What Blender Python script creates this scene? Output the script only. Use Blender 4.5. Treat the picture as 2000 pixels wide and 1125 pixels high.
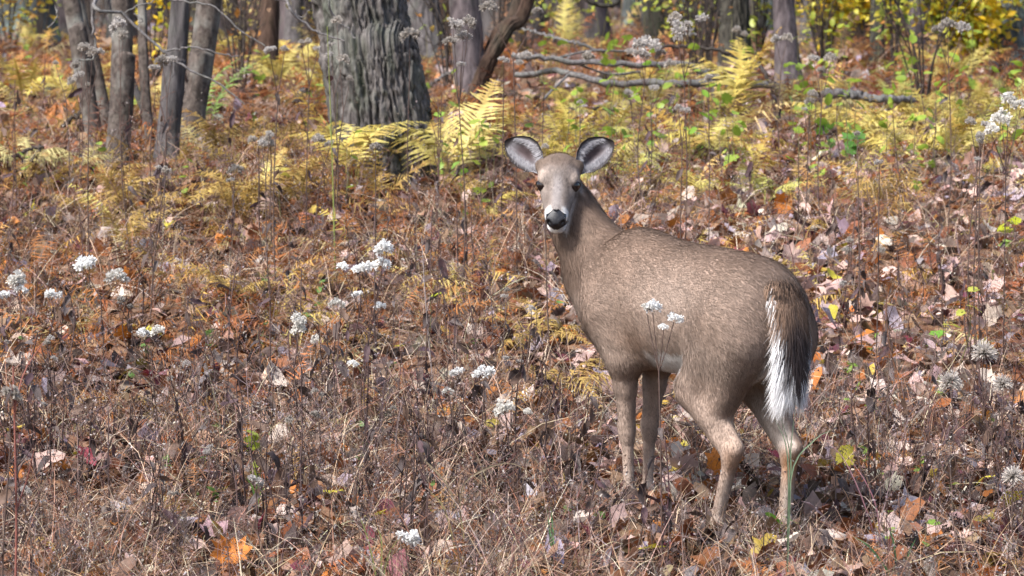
import bpy, math, random
import numpy as np
from mathutils import Vector, Matrix

for o in list(bpy.data.objects):
    bpy.data.objects.remove(o, do_unlink=True)
scene = bpy.context.scene
COL = scene.collection
rng = np.random.default_rng(7)
random.seed(7)

# ------------------------------------------------------------------ camera
PITCH = math.radians(3.38)          # looking slightly down
TP = 1.304e-4                       # tangent of one photograph pixel
CAM = np.array([0.0, 0.0, 1.4])
cam_data = bpy.data.cameras.new('camera')
cam_data.sensor_width = 36.0
cam_data.lens = 36.0 / (2000 * TP)
cam_data.clip_start = 0.1
cam_data.clip_end = 2000
cam_data.dof.use_dof = True
cam_data.dof.focus_distance = 12.0
cam_data.dof.aperture_fstop = 9.0
cam_data.dof.aperture_blades = 9
cam = bpy.data.objects.new('camera', cam_data)
cam.location = CAM
cam.rotation_euler = (math.pi / 2 - PITCH, 0, 0)
COL.objects.link(cam)
scene.camera = cam

# ------------------------------------------------------------------ sky, sun, exposure
SUN_EL, SUN_AZ = math.radians(50), math.radians(230)   # compass azimuth: behind the camera, to its left
world = bpy.data.worlds.new('World')
scene.world = world
world.use_nodes = True
wn = world.node_tree.nodes
wl = world.node_tree.links
wn.clear()
wo = wn.new('ShaderNodeOutputWorld')
wb = wn.new('ShaderNodeBackground')
ws = wn.new('ShaderNodeTexSky')
ws.sky_type = 'NISHITA'
ws.sun_disc = False
ws.sun_elevation = SUN_EL
ws.sun_rotation = SUN_AZ
ws.air_density = 1.0
ws.dust_density = 3.0
ws.ozone_density = 1.0
wb.inputs['Strength'].default_value = 0.09
wl.new(ws.outputs[0], wb.inputs[0])
wl.new(wb.outputs[0], wo.inputs[0])
sun_data = bpy.data.lights.new('sun', 'SUN')
sun_data.energy = 2.4
sun_data.angle = math.radians(12)
sun_data.color = (1.0, 0.975, 0.945)
sun = bpy.data.objects.new('sun', sun_data)
_sd = Vector((math.sin(SUN_AZ) * math.cos(SUN_EL), math.cos(SUN_AZ) * math.cos(SUN_EL), math.sin(SUN_EL)))
sun.rotation_euler = (-_sd).to_track_quat('-Z', 'Y').to_euler()
sun.location = (0, 0, 30)
COL.objects.link(sun)
vs = scene.view_settings
vs.view_transform = 'Standard'
vs.look = 'None'
vs.exposure = 2.02
vs.gamma = 1.0
vs.use_curve_mapping = False
scene.cycles.use_denoising = True
scene.cycles.max_bounces = 6
scene.cycles.diffuse_bounces = 3
scene.cycles.transmission_bounces = 4
scene.cycles.caustics_reflective = False
scene.cycles.caustics_refractive = False

# ------------------------------------------------------------------ helpers
def P(px, py, d):
    """photograph pixel + distance in metres -> the place it stands"""
    u = (px - 1000) * TP
    v = (562.5 - py) * TP
    y = math.cos(PITCH) + v * math.sin(PITCH)
    z = -math.sin(PITCH) + v * math.cos(PITCH)
    t = d / y
    return np.array([CAM[0] + u * t, d, CAM[2] + z * t])

def srgb(r, g, b):
    f = lambda c: (c / 255 / 12.92) if c / 255 <= 0.04045 else ((c / 255 + 0.055) / 1.055) ** 2.4
    return (f(r), f(g), f(b))

def _hash(ix, iy, iz, seed):
    n = (ix.astype(np.int64) * 374761393 + iy.astype(np.int64) * 668265263 + iz.astype(np.int64) * 2147483647 + seed * 1274126177) & 0xFFFFFFFF
    n = ((n ^ (n >> 13)) * 1274126177) & 0xFFFFFFFF
    n = ((n ^ (n >> 16)) * 2246822519) & 0xFFFFFFFF
    return ((n ^ (n >> 15)) & 0xFFFFFF) / float(0xFFFFFF)

def noise3(x, y, z, seed=0):
    x, y, z = np.broadcast_arrays(np.asarray(x, float), np.asarray(y, float), np.asarray(z, float))
    ix, iy, iz = np.floor(x), np.floor(y), np.floor(z)
    fx, fy, fz = x - ix, y - iy, z - iz
    fx, fy, fz = [f * f * (3 - 2 * f) for f in (fx, fy, fz)]
    r = 0
    for a in (0, 1):
        for b in (0, 1):
            for c in (0, 1):
                w = (fx if a else 1 - fx) * (fy if b else 1 - fy) * (fz if c else 1 - fz)
                r = r + w * _hash(ix + a, iy + b, iz + c, seed)
    return r * 2 - 1

def fbm(x, y, z, seed=0, octv=4):
    r, a, f = 0, 1.0, 1.0
    for k in range(octv):
        r = r + a * noise3(np.asarray(x) * f, np.asarray(y) * f, np.asarray(z) * f, seed + k)
        a *= 0.5
        f *= 2.03
    return r

def mesh_np(name, V, F, cols=None, smooth=False):
    """V (n,3); F list of arrays (m,k) of k-gons; cols (n,3) -> POINT colour attribute 'col'"""
    me = bpy.data.meshes.new(name)
    V = np.asarray(V, np.float32)
    me.vertices.add(len(V))
    me.vertices.foreach_set('co', V.ravel())
    if not isinstance(F, (list, tuple)):
        F = [F]
    loops = np.concatenate([f.ravel() for f in F]).astype(np.int32)
    tot = np.concatenate([np.full(len(f), f.shape[1], np.int32) for f in F])
    start = np.concatenate([[0], np.cumsum(tot)[:-1]]).astype(np.int32)
    me.loops.add(len(loops))
    me.loops.foreach_set('vertex_index', loops)
    me.polygons.add(len(tot))
    me.polygons.foreach_set('loop_start', start)
    me.polygons.foreach_set('loop_total', tot)
    if smooth:
        me.polygons.foreach_set('use_smooth', np.ones(len(tot), bool))
    if cols is not None:
        c4 = np.ones((len(V), 4), np.float32)
        c4[:, :3] = cols
        at = me.color_attributes.new('col', 'FLOAT_COLOR', 'POINT')
        at.data.foreach_set('color', c4.ravel())
    me.update(calc_edges=True)
    return me

def add(name, me, mat=None, parent=None, loc=None, rot=None, scale=None):
    o = bpy.data.objects.new(name, me)
    if mat is not None and me is not None and len(me.materials) == 0:
        me.materials.append(mat)
    COL.objects.link(o)
    if parent is not None:
        o.parent = parent
    if loc is not None:
        o.location = loc
    if rot is not None:
        o.rotation_euler = rot
    if scale is not None:
        o.scale = scale if hasattr(scale, '__len__') else (scale,) * 3
    return o

def tag(o, label=None, cat=None, group=None, kind=None):
    if label: o['label'] = label
    if cat: o['category'] = cat
    if group: o['group'] = group
    if kind: o['kind'] = kind
    return o

def mat_attr(name, rough=0.75, transl=0.0, var=0.25, vscale=60.0, bump=0.0, bscale=200.0, spec=0.25):
    """procedural material: per-vertex pigment 'col' broken up by fine noise"""
    m = bpy.data.materials.new(name)
    m.use_nodes = True
    nt = m.node_tree
    nt.nodes.clear()
    out = nt.nodes.new('ShaderNodeOutputMaterial')
    bs = nt.nodes.new('ShaderNodeBsdfPrincipled')
    at = nt.nodes.new('ShaderNodeAttribute')
    at.attribute_name = 'col'
    tc = nt.nodes.new('ShaderNodeTexCoord')
    nz = nt.nodes.new('ShaderNodeTexNoise')
    nz.inputs['Scale'].default_value = vscale
    nz.inputs['Detail'].default_value = 3
    mr = nt.nodes.new('ShaderNodeMapRange')
    mr.inputs['From Min'].default_value = 0.25
    mr.inputs['From Max'].default_value = 0.75
    mr.inputs['To Min'].default_value = 1 - var
    mr.inputs['To Max'].default_value = 1 + var
    vm = nt.nodes.new('ShaderNodeVectorMath')
    vm.operation = 'MULTIPLY'
    L = nt.links.new
    L(tc.outputs['Object'], nz.inputs['Vector'])
    L(nz.outputs['Fac'], mr.inputs['Value'])
    L(at.outputs['Color'], vm.inputs[0])
    L(mr.outputs['Result'], vm.inputs[1])
    L(vm.outputs[0], bs.inputs['Base Color'])
    bs.inputs['Roughness'].default_value = rough
    bs.inputs['Specular IOR Level'].default_value = spec
    sh = bs.outputs[0]
    if bump:
        nb = nt.nodes.new('ShaderNodeTexNoise')
        nb.inputs['Scale'].default_value = bscale
        nb.inputs['Detail'].default_value = 4
        bp = nt.nodes.new('ShaderNodeBump')
        bp.inputs['Strength'].default_value = bump
        bp.inputs['Distance'].default_value = 0.01
        L(tc.outputs['Object'], nb.inputs['Vector'])
        L(nb.outputs['Fac'], bp.inputs['Height'])
        L(bp.outputs[0], bs.inputs['Normal'])
    if transl:
        tr = nt.nodes.new('ShaderNodeBsdfTranslucent')
        mx = nt.nodes.new('ShaderNodeMixShader')
        mx.inputs[0].default_value = transl
        L(vm.outputs[0], tr.inputs['Color'])
        L(bs.outputs[0], mx.inputs[1])
        L(tr.outputs[0], mx.inputs[2])
        sh = mx.outputs[0]
    L(sh, out.inputs['Surface'])
    return m

def smoothstep(a, b, x):
    t = np.clip((np.asarray(x) - a) / (b - a), 0, 1)
    return t * t * (3 - 2 * t)
# ------------------------------------------------------------------ ground
_gy = np.array([-60, 0, 9, 11.2, 12.6, 15, 19, 26, 38, 60, 90, 150, 300, 700.])
_gz = np.array([-1.6, -.55, -.22, -.075, .015, .31, .83, 1.18, 1.46, 1.95, 2.75, 5.2, 9.0, 14.0])
_yy = np.linspace(-60, 700, 7601)
_zz = np.interp(_yy, _gy, _gz)
_k = np.exp(-0.5 * (np.arange(-12, 13) / 5.0) ** 2); _k /= _k.sum()
_zz = np.convolve(np.pad(_zz, 12, mode='edge'), _k, 'valid')
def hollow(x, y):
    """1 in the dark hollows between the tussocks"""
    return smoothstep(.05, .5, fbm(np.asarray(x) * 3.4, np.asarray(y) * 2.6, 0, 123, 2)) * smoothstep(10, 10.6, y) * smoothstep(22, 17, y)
def ground_h(x, y):
    x = np.asarray(x, float); y = np.asarray(y, float)
    z = np.interp(y, _yy, _zz)
    near = 1 - np.exp(-(((x - .5) / 1.0) ** 2 + ((y - 12) / .9) ** 2))
    far = smoothstep(8, 40, y)
    z = z + near * (.045 * noise3(x * .9, y * .7, 0, 41) + .022 * noise3(x * 2.7, y * 2.3, 0, 42))
    z = z + near * (.030 * noise3(x * 3.1, y * 2.9, 0, 44) - .055 * hollow(x, y))
    z = z + far * .16 * noise3(x * .16, y * .13, 0, 43)
    z = z + .006 * np.abs(x) * smoothstep(14, 30, y)
    return z
def zray(py, d):
    return P(1000, py, d)[2]
def solve_d(px, py, h=0.0, lo=9.0, hi=140.0):
    """distance at which the line of sight through a pixel passes h metres above the ground"""
    ds = np.concatenate([np.arange(lo, 30, .05), np.arange(30, hi, .25)])
    u = (px - 1000) * TP
    zr = np.array([P(px, py, d)[2] for d in ds])
    gap = zr - (ground_h(u * ds, ds) + h)
    i = np.argmax(gap < 0)
    return float(ds[i]) if gap[i] < 0 else float(hi)
def on_ground(px, py, d):
    x = (px - 1000) * TP * d
    return np.array([x, d, float(ground_h(x, d))])

def mat_soil():
    m = bpy.data.materials.new('forest_floor'); m.use_nodes = True
    nt = m.node_tree; bs = nt.nodes['Principled BSDF']; L = nt.links.new
    tc = nt.nodes.new('ShaderNodeTexCoord')
    n1 = nt.nodes.new('ShaderNodeTexNoise'); n1.inputs['Scale'].default_value = 1.3; n1.inputs['Detail'].default_value = 6
    n2 = nt.nodes.new('ShaderNodeTexVoronoi'); n2.inputs['Scale'].default_value = 26
    n3 = nt.nodes.new('ShaderNodeTexNoise'); n3.inputs['Scale'].default_value = 60; n3.inputs['Detail'].default_value = 5
    for n in (n1, n2, n3): L(tc.outputs['Object'], n.inputs['Vector'])
    r1 = nt.nodes.new('ShaderNodeValToRGB')
    r1.color_ramp.elements[0].color = (.030, .019, .015, 1); r1.color_ramp.elements[1].color = (.085, .050, .035, 1)
    r1.color_ramp.elements[0].position = .35; r1.color_ramp.elements[1].position = .68
    L(n1.outputs['Fac'], r1.inputs[0])
    r2 = nt.nodes.new('ShaderNodeValToRGB')
    els = r2.color_ramp.elements
    els[0].color = (.10, .05, .03, 1); els[1].color = (.30, .20, .14, 1)
    e = els.new(.35); e.color = (.20, .08, .03, 1)
    e = els.new(.7); e.color = (.25, .15, .09, 1)
    L(n2.outputs['Color'], r2.inputs[0])
    mx = nt.nodes.new('ShaderNodeMix'); mx.data_type = 'RGBA'
    L(n3.outputs['Fac'], mx.inputs['Factor']); L(r1.outputs[0], mx.inputs['A']); L(r2.outputs[0], mx.inputs['B'])
    L(mx.outputs['Result'], bs.inputs['Base Color'])
    bs.inputs['Roughness'].default_value = .9; bs.inputs['Specular IOR Level'].default_value = .1
    bp = nt.nodes.new('ShaderNodeBump'); bp.inputs['Strength'].default_value = .8; bp.inputs['Distance'].default_value = .03
    L(n3.outputs['Fac'], bp.inputs['Height']); L(bp.outputs[0], bs.inputs['Normal'])
    return m
ys = np.concatenate([np.linspace(-60, 8, 30), np.arange(8.2, 24, .1), np.arange(24, 50, .3), np.geomspace(50, 700, 60)])
us = np.linspace(-1, 1, 121); us = np.sign(us) * np.abs(us) ** 1.5
X = us[:, None] * (9 + 1.1 * np.abs(ys)[None, :]); Y = np.broadcast_to(ys[None, :], X.shape)
Z = ground_h(X, Y)
I = np.arange(X.size).reshape(X.shape)
f = np.stack([I[:-1, :-1], I[1:, :-1], I[1:, 1:], I[:-1, 1:]], -1).reshape(-1, 4)
g = add('ground', mesh_np('ground', np.stack([X, Y, Z], -1).reshape(-1, 3), f, smooth=True), mat_soil())
tag(g, 'rising woodland floor of brown soil and leaf mould', 'ground', kind='structure')
# ------------------------------------------------------------------ trees
def mat_bark(name, c1, c2, lichen=(.22, .25, .20), lw=.35, scale=9.0, stretch=.22, bump=.9, moss=(.05, .085, .03), mw=.2):
    m = bpy.data.materials.new(name); m.use_nodes = True
    nt = m.node_tree; bs = nt.nodes['Principled BSDF']; L = nt.links.new
    tc = nt.nodes.new('ShaderNodeTexCoord')
    mp = nt.nodes.new('ShaderNodeMapping'); mp.inputs['Scale'].default_value = (1, 1, stretch)
    L(tc.outputs['Object'], mp.inputs['Vector'])
    a = nt.nodes.new('ShaderNodeTexNoise'); a.inputs['Scale'].default_value = scale * 3; a.inputs['Detail'].default_value = 8; a.inputs['Roughness'].default_value = .65
    b = nt.nodes.new('ShaderNodeTexNoise'); b.inputs['Scale'].default_value = scale; b.inputs['Detail'].default_value = 4
    c = nt.nodes.new('ShaderNodeTexNoise'); c.inputs['Scale'].default_value = 5.0; c.inputs['Detail'].default_value = 7
    L(mp.outputs[0], a.inputs['Vector']); L(mp.outputs[0], b.inputs['Vector']); L(tc.outputs['Object'], c.inputs['Vector'])
    r = nt.nodes.new('ShaderNodeValToRGB')
    r.color_ramp.elements[0].position = .36; r.color_ramp.elements[1].position = .66
    c1 = [v * .32 for v in c1]; c2 = [v * .48 for v in c2]; lichen = [v * .60 for v in lichen]; moss = [v * .55 for v in moss]
    r.color_ramp.elements[0].color = (*c1, 1); r.color_ramp.elements[1].color = (*c2, 1)
    L(a.outputs['Fac'], r.inputs[0])
    def over(prev, noise_out, lo, hi, col, w):
        mr = nt.nodes.new('ShaderNodeMapRange'); mr.inputs['From Min'].default_value = lo; mr.inputs['From Max'].default_value = hi
        mr.inputs['To Max'].default_value = w
        L(noise_out, mr.inputs['Value'])
        mx = nt.nodes.new('ShaderNodeMix'); mx.data_type = 'RGBA'
        L(mr.outputs['Result'], mx.inputs['Factor']); L(prev, mx.inputs['A']); mx.inputs['B'].default_value = (*col, 1)
        return mx.outputs['Result']
    o = over(r.outputs[0], c.outputs['Fac'], .50, .66, lichen, lw)
    o = over(o, b.outputs['Fac'], .52, .72, moss, mw)
    L(o, bs.inputs['Base Color'])
    bs.inputs['Roughness'].default_value = .92; bs.inputs['Specular IOR Level'].default_value = .12
    bp = nt.nodes.new('ShaderNodeBump'); bp.inputs['Strength'].default_value = bump; bp.inputs['Distance'].default_value = .02
    L(a.outputs['Fac'], bp.inputs['Height']); L(bp.outputs[0], bs.inputs['Normal'])
    return m

m_bark_big = mat_bark('furrowed_bark', (.080, .068, .064), (.27, .245, .235), lw=.35, scale=12, mw=.40, moss=(.055, .085, .04))
m_bark_smooth = mat_bark('smooth_grey_bark', (.090, .070, .062), (.205, .170, .150), lichen=(.33, .33, .30), lw=.75, scale=12, stretch=.7, bump=.5, mw=.1)
m_bark_brown = mat_bark('brown_bark', (.060, .036, .026), (.150, .095, .070), lw=.12, scale=12, stretch=.15, mw=.1)
m_bark_grey = mat_bark('grey_bark', (.085, .074, .074), (.205, .185, .185), lw=.25, scale=9, mw=.15)
m_bark_purple = mat_bark('purplish_bark', (.095, .075, .080), (.225, .185, .190), lw=.2, scale=9, mw=.05)
m_bark_dark = mat_bark('dark_bark', (.040, .036, .030), (.115, .105, .085), lw=.3, scale=9, mw=.4, moss=(.05, .07, .03))
m_bark_blue = mat_bark('lichen_bark', (.080, .088, .088), (.21, .23, .225), lichen=(.30, .40, .37), lw=.65, scale=8, mw=.1)
m_twig = mat_bark('pale_twig_bark', (.16, .145, .145), (.36, .335, .33), lw=.3, scale=30, stretch=.5, bump=.3, mw=.0)
m_twig_dark = mat_bark('dark_twig_bark', (.055, .042, .036), (.15, .12, .105), lw=.1, scale=30, stretch=.5, bump=.3, mw=.0)

def sweep(pts, rad, n=10, disp=None, twist=0.0, cap=True):
    """tapered tube through pts; disp(angle, dist along, radius) -> radial offset"""
    pts = np.asarray(pts, float); rad = np.asarray(rad, float)
    k = len(pts)
    tan = np.gradient(pts, axis=0); tan /= np.linalg.norm(tan, axis=1)[:, None] + 1e-12
    ref = np.array([0.0, 1.0, 0.0]) if abs(tan[0, 1]) < .8 else np.array([1.0, 0, 0])
    e1 = np.empty_like(pts); e2 = np.empty_like(pts)
    for i in range(k):
        v = ref - (ref @ tan[i]) * tan[i]; v /= np.linalg.norm(v)
        e1[i] = v; e2[i] = np.cross(tan[i], v); ref = v
    an = np.arange(n) / n * 2 * math.pi
    s = np.concatenate([[0], np.cumsum(np.linalg.norm(np.diff(pts, axis=0), axis=1))])
    R = np.broadcast_to(rad[:, None], (k, n)).copy()
    if disp is not None:
        R = R + disp(np.broadcast_to(an, (k, n)), np.broadcast_to(s[:, None], (k, n)), R)
    V = pts[:, None, :] + R[..., None] * (np.cos(an)[None, :, None] * e1[:, None, :] + np.sin(an)[None, :, None] * e2[:, None, :])
    I = np.arange(k * n).reshape(k, n)
    J = np.roll(I, -1, 1)
    F = np.stack([I[:-1], J[:-1], J[1:], I[1:]], -1).reshape(-1, 4)
    return V.reshape(-1, 3), F
def join(parts):
    Vs, Fs, o = [], [], 0
    for v, f in parts:
        Vs.append(v); Fs.append(f + o); o += len(v)
    return np.concatenate(Vs), np.concatenate(Fs)
def curve_pts(ctrl, n):
    """Catmull-Rom through control points"""
    c = np.asarray(ctrl, float)
    c = np.vstack([2 * c[0] - c[1], c, 2 * c[-1] - c[-2]])
    out = []
    m = len(c) - 3
    for t in np.linspace(0, m - 1e-6, n):
        i = int(t); f = t - i
        p0, p1, p2, p3 = c[i:i + 4]
        out.append(.5 * ((2 * p1) + (-p0 + p2) * f + (2 * p0 - 5 * p1 + 4 * p2 - p3) * f * f + (-p0 + 3 * p1 - 3 * p2 + p3) * f ** 3))
    return np.array(out)

def furrows(spacing, depth, seed, wander=1.0):
    def fn(an, s, R):
        circ = an * R / spacing
        n_ridge = np.round(2 * math.pi * R.mean() / spacing)
        u = an / (2 * math.pi) * n_ridge
        x, y = np.cos(an), np.sin(an)
        u = u + wander * (1.1 * noise3(x * 2.2, y * 2.2, s * 2.0, seed) + .55 * noise3(x * 5, y * 5, s * 6.5, seed + 1))
        tri = np.abs((u % 1.0) * 2 - 1)                # 0 in the ridge, 1 in the furrow
        plate = noise3(np.floor(u) % n_ridge * 3.1, s / (spacing * 1.7), 0 * s, seed + 2)
        h = -depth * smoothstep(.45, .95, tri) * (1 + .4 * plate)
        crack = smoothstep(.55, .85, np.abs(noise3(np.floor(u) % n_ridge * 7.3, s / (spacing * .8), 0 * s, seed + 5)))
        h = h - depth * .75 * crack * (1 - smoothstep(.4, .9, tri))
        h = h + depth * .4 * fbm(x * 14 * R / .3, y * 14 * R / .3, s * 22, seed + 7, 3)
        return h
    return fn
def plates(spacing, depth, seed, tall=4.4):
    """old bark: tall cracked plates standing proud of dark fissures"""
    def fn(an, s, R):
        nc = int(round(2 * math.pi * R.mean() / spacing))
        x, y = np.cos(an), np.sin(an)
        u = an / (2 * math.pi) * nc + .9 * noise3(x * 2.5, y * 2.5, s * 1.6, seed) + .35 * noise3(x * 7, y * 7, s * 8, seed + 1)
        v = s / (spacing * tall) + .30 * noise3(x * 6, y * 6, s * 7, seed + 2) + 1.1 * noise3(x * 9, y * 9, s * .8, seed + 3)
        iu, iv = np.floor(u), np.floor(v)
        f1 = np.full(u.shape, 9.0); f2 = np.full(u.shape, 9.0); cid = np.zeros(u.shape)
        for du in (-1, 0, 1):
            for dv in (-1, 0, 1):
                cu, cv = iu + du, iv + dv
                w = cu % nc
                ju = cu + .15 + .7 * _hash(w, cv, 0 * w, seed + 11); jv = cv + _hash(w, cv, 0 * w + 1, seed + 12)
                dd = np.hypot((u - ju) * 1.15, (v - jv) * .95)
                h = _hash(w, cv, 0 * w + 2, seed + 13)
                near_ = dd < f1
                f2 = np.where(near_, f1, np.minimum(f2, dd)); cid = np.where(near_, h, cid); f1 = np.minimum(f1, dd)
        e = f2 - f1
        deepn = .65 + .5 * noise3(x * 3, y * 3, s * 3, seed + 21)
        hgt = -depth * deepn * (1 - smoothstep(.0, .42, e)) + depth * .7 * (cid - .5) * smoothstep(.05, .5, e)
        vf = np.abs(((u * .5 + .3 * noise3(x * 3, y * 3, s * 2.2, seed + 22)) % 1.0) * 2 - 1)
        hgt = hgt - depth * .8 * smoothstep(.72, .97, vf)
        return hgt + depth * .38 * fbm(x * 26 * R / .3, y * 26 * R / .3, s * 34, seed + 7, 3)
    return fn
def lumpy(amp, seed, sc=3.0):
    def fn(an, s, R):
        return R * amp * (fbm(np.cos(an) * sc * .5, np.sin(an) * sc * .5, s * sc, seed, 3) + .35 * fbm(np.cos(an) * sc * 3, np.sin(an) * sc * 3, s * sc * 4, seed + 9, 2))
    return fn

def bare_crown(base, tip, r, seed, spread=1.6, nl=7, twigs=5, lo=.35):
    """bare autumn limbs: upper bole, limbs and twigs"""
    rs = np.random.default_rng(seed)
    parts = []
    base = np.asarray(base, float); tip = np.asarray(tip, float)
    ax = tip - base; L = np.linalg.norm(ax); ax /= L
    pts = [base + ax * L * t + rs.normal(0, .03 * L, 3) * (t > 0) * [1, 1, .2] for t in np.linspace(0, 1, 7)]
    parts.append(sweep(pts, np.linspace(r, r * .15, 7), 8))
    for i in range(nl):
        t = lo + (.95 - lo) * (i + rs.random() * .6) / nl
        p = base + ax * L * t
        a = rs.uniform(0, 2 * math.pi)
        ln = spread * (1.2 - t * .6) * rs.uniform(.7, 1.2)
        d = np.array([math.cos(a), math.sin(a), rs.uniform(.4, 1.0)]); d /= np.linalg.norm(d)
        q = [p + d * ln * s + np.array([0, 0, .12 * ln * s * s]) + rs.normal(0, .04 * ln, 3) * (s > 0) for s in np.linspace(0, 1, 6)]
        rr = r * (1 - t * .8) * .5
        parts.append(sweep(q, np.linspace(rr, rr * .15, 6), 6))
        for j in range(twigs):
            s0 = rs.uniform(.3, 1.0); k = q[int(s0 * 5)]
            dd = d + rs.normal(0, .6, 3); dd /= np.linalg.norm(dd)
            l2 = ln * rs.uniform(.25, .5)
            w = [k + dd * l2 * s + rs.normal(0, .04 * l2, 3) * (s > 0) for s in np.linspace(0, 1, 4)]
            parts.append(sweep(w, np.linspace(rr * .35, rr * .06, 4), 4))
    return join(parts)

def tree(px_top, px_base, py_base, w_top, w_base, mat, label, disp=None, seed=0, name='tree', d=None, group=None,
         height=9.0, n=20, mids=None, flare=1.35, rings=60, cat='tree', nl=7, sink=.15, spread=1.6):
    """trunk seen from px_base/py_base up to px_top at the top edge of the frame; widths in photograph pixels"""
    if d is None: d = solve_d(px_base, py_base)
    b = on_ground(px_base, py_base, d)
    t = P(px_top, 0, d + .15)
    ax = (t - b) / max(t[2] - b[2], .2)                  # growth per metre of height
    H = t[2] - b[2]
    ctrl = [b - ax * sink, b]
    for (mx, my) in (mids or []):
        ctrl.append(P(mx, my, d + .07))
    ctrl += [t, t + np.array([ax[0] * .6, ax[1] * .6, 1.0]), t + np.array([ax[0] * .9, ax[1] * .9, 2.4])]
    pts = curve_pts(ctrl, rings)
    zz = (pts[:, 2] - b[2])
    r0, r1 = w_base * TP * d / 2, w_top * TP * d / 2
    rad = np.interp(zz, [0, H, H + 2.4], [r0, r1, r1 * .9])
    rad = rad * (1 + (flare - 1) * np.exp(-np.clip(zz + .05, 0, 9) / (r0 * 1.1 + .05)))
    V, F = sweep(pts - b, rad, n, disp)
    root = add(name, None, loc=b)
    tag(root, label, cat, group)
    add('trunk', mesh_np('trunk', V, F, smooth=True), mat, root)
    e = pts[-1] - b
    V, F = bare_crown(e - [0, 0, .05], e + np.array([ax[0] * 1.2, ax[1] * 1.2, height - 2.4 - H]), rad[-1], seed + 100, nl=nl, spread=spread)
    add('crown', mesh_np('crown', V, F, smooth=True), mat, root)
    return root, d

# the great furrowed trunk
big, d_big = tree(703, 757, 352, 182, 184, m_bark_big, 'huge old tree with deeply furrowed grey bark, widest trunk in the wood', plates(.050, .030, 3),
     seed=1, n=310, rings=420, flare=1.10, height=14, nl=10, spread=3.5, mids=[(724, 110), (745, 240)])
# the clump of smooth stems on the left
clump = [
    (140, 188, 292, 34, 33, [(150, 60), (172, 150)], 'smooth grey outer stem of the multi-stemmed clump, leaning away from the great trunk'),
    (152, 214, 262, 24, 22, [(184, 120)], 'pale thin bent stem squeezed beside the outer leaning stem of the clump'),
    (240, 228, 338, 40, 46, [(242, 110), (236, 220)], 'upright smooth grey stem with dark flecks in the multi-stemmed clump'),
    (277, 292, 292, 17, 22, [(280, 120)], 'thin straight stem deep inside the multi-stemmed clump'),
    (352, 322, 338, 36, 46, [(340, 120), (335, 200)], 'fissured dark-streaked stem with pale lichen foot in the clump'),
    (408, 368, 306, 48, 47, [(393, 110), (380, 200)], 'stout smooth stem of the clump leaning towards the great trunk'),
    (208, 300, 262, 12, 14, [(222, 70), (255, 150)], 'slim crooked dark stem crossing behind the clump'),
]
clump_trees = []
for i, (pt, pb, yb, w0, w1, mids, lab) in enumerate(clump):
    dd = solve_d(pb, yb)
    r, _ = tree(pt, pb, yb, w0, w1, m_bark_smooth if i not in (4, 6) else m_bark_grey, lab, lumpy(.08 if i != 4 else .12, 20 + i), seed=10 + i, n=36, rings=110, mids=mids, height=8, d=dd, nl=5)
    clump_trees.append((r, dd))
# brown leaning stems right of the great trunk
_, d_crook = tree(1032, 924, 238, 26, 36, m_bark_brown, 'dark brown crooked tree leaning away from the great trunk', furrows(.03, .006, 33), seed=31, n=60, rings=140, mids=[(932, 180), (958, 115), (993, 55)], height=5, nl=5)
tree(1012, 940, 200, 20, 26, m_bark_brown, 'thin brown leaning stem, slimmer twin of the crooked brown tree', furrows(.03, .005, 34), seed=32, n=48, rings=120, mids=[(945, 150), (968, 70)], height=5, nl=4)
tree(905, 925, 212, 58, 62, m_bark_purple, 'dull purplish brown trunk with knot hole behind the crooked tree', lumpy(.08, 36), seed=33, n=40, rings=80, height=9)
tree(825, 838, 128, 64, 74, m_bark_grey, 'grey trunk with faint furrows half hidden behind the great trunk', plates(.07, .016, 37), seed=34, n=120, rings=120, height=13)
tree(1128, 1132, 98, 66, 72, m_bark_purple, 'purplish broad trunk behind the upright yellow fern', plates(.08, .016, 38), seed=35, n=90, rings=90, height=14)
tree(1434, 1436, 146, 58, 60, m_bark_dark, 'dark mossy trunk behind the fallen branches', plates(.06, .016, 39), seed=36, n=100, rings=120, height=13)
tree(1530, 1543, 190, 42, 54, m_bark_purple, 'slender purplish trunk with flared foot standing on the fallen log', lumpy(.05, 40), seed=37, n=48, rings=90, height=9, flare=1.3)
tree(1975, 1968, 138, 66, 74, m_bark_blue, 'blue-green lichen covered trunk by the yellow bushes', plates(.07, .016, 41), seed=38, n=90, rings=100, height=13)
tree(1577, 1576, 100, 27, 29, m_bark_grey, 'thin grey trunk just behind the slender purplish trunk', lumpy(.05, 42), seed=39, n=24, rings=40, height=11)
tree(528, 520, 160, 36, 42, m_bark_brown, 'brown trunk standing alone between the clump and the great trunk', lumpy(.08, 43), seed=44, n=30, rings=60, height=11)
tree(575, 572, 112, 34, 36, m_bark_grey, 'slim grey trunk far behind the lone brown trunk', lumpy(.05, 44), seed=45, n=24, rings=40, height=12)
tree(1713, 1712, 128, 26, 30, m_bark_dark, 'thin dark trunk among the yellow bushes', lumpy(.06, 45), seed=46, n=24, rings=50, height=10)
tree(1793, 1795, 118, 30, 36, m_bark_purple, 'thin purplish trunk between the two yellow bushes', lumpy(.06, 46), seed=47, n=24, rings=50, height=10)

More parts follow.
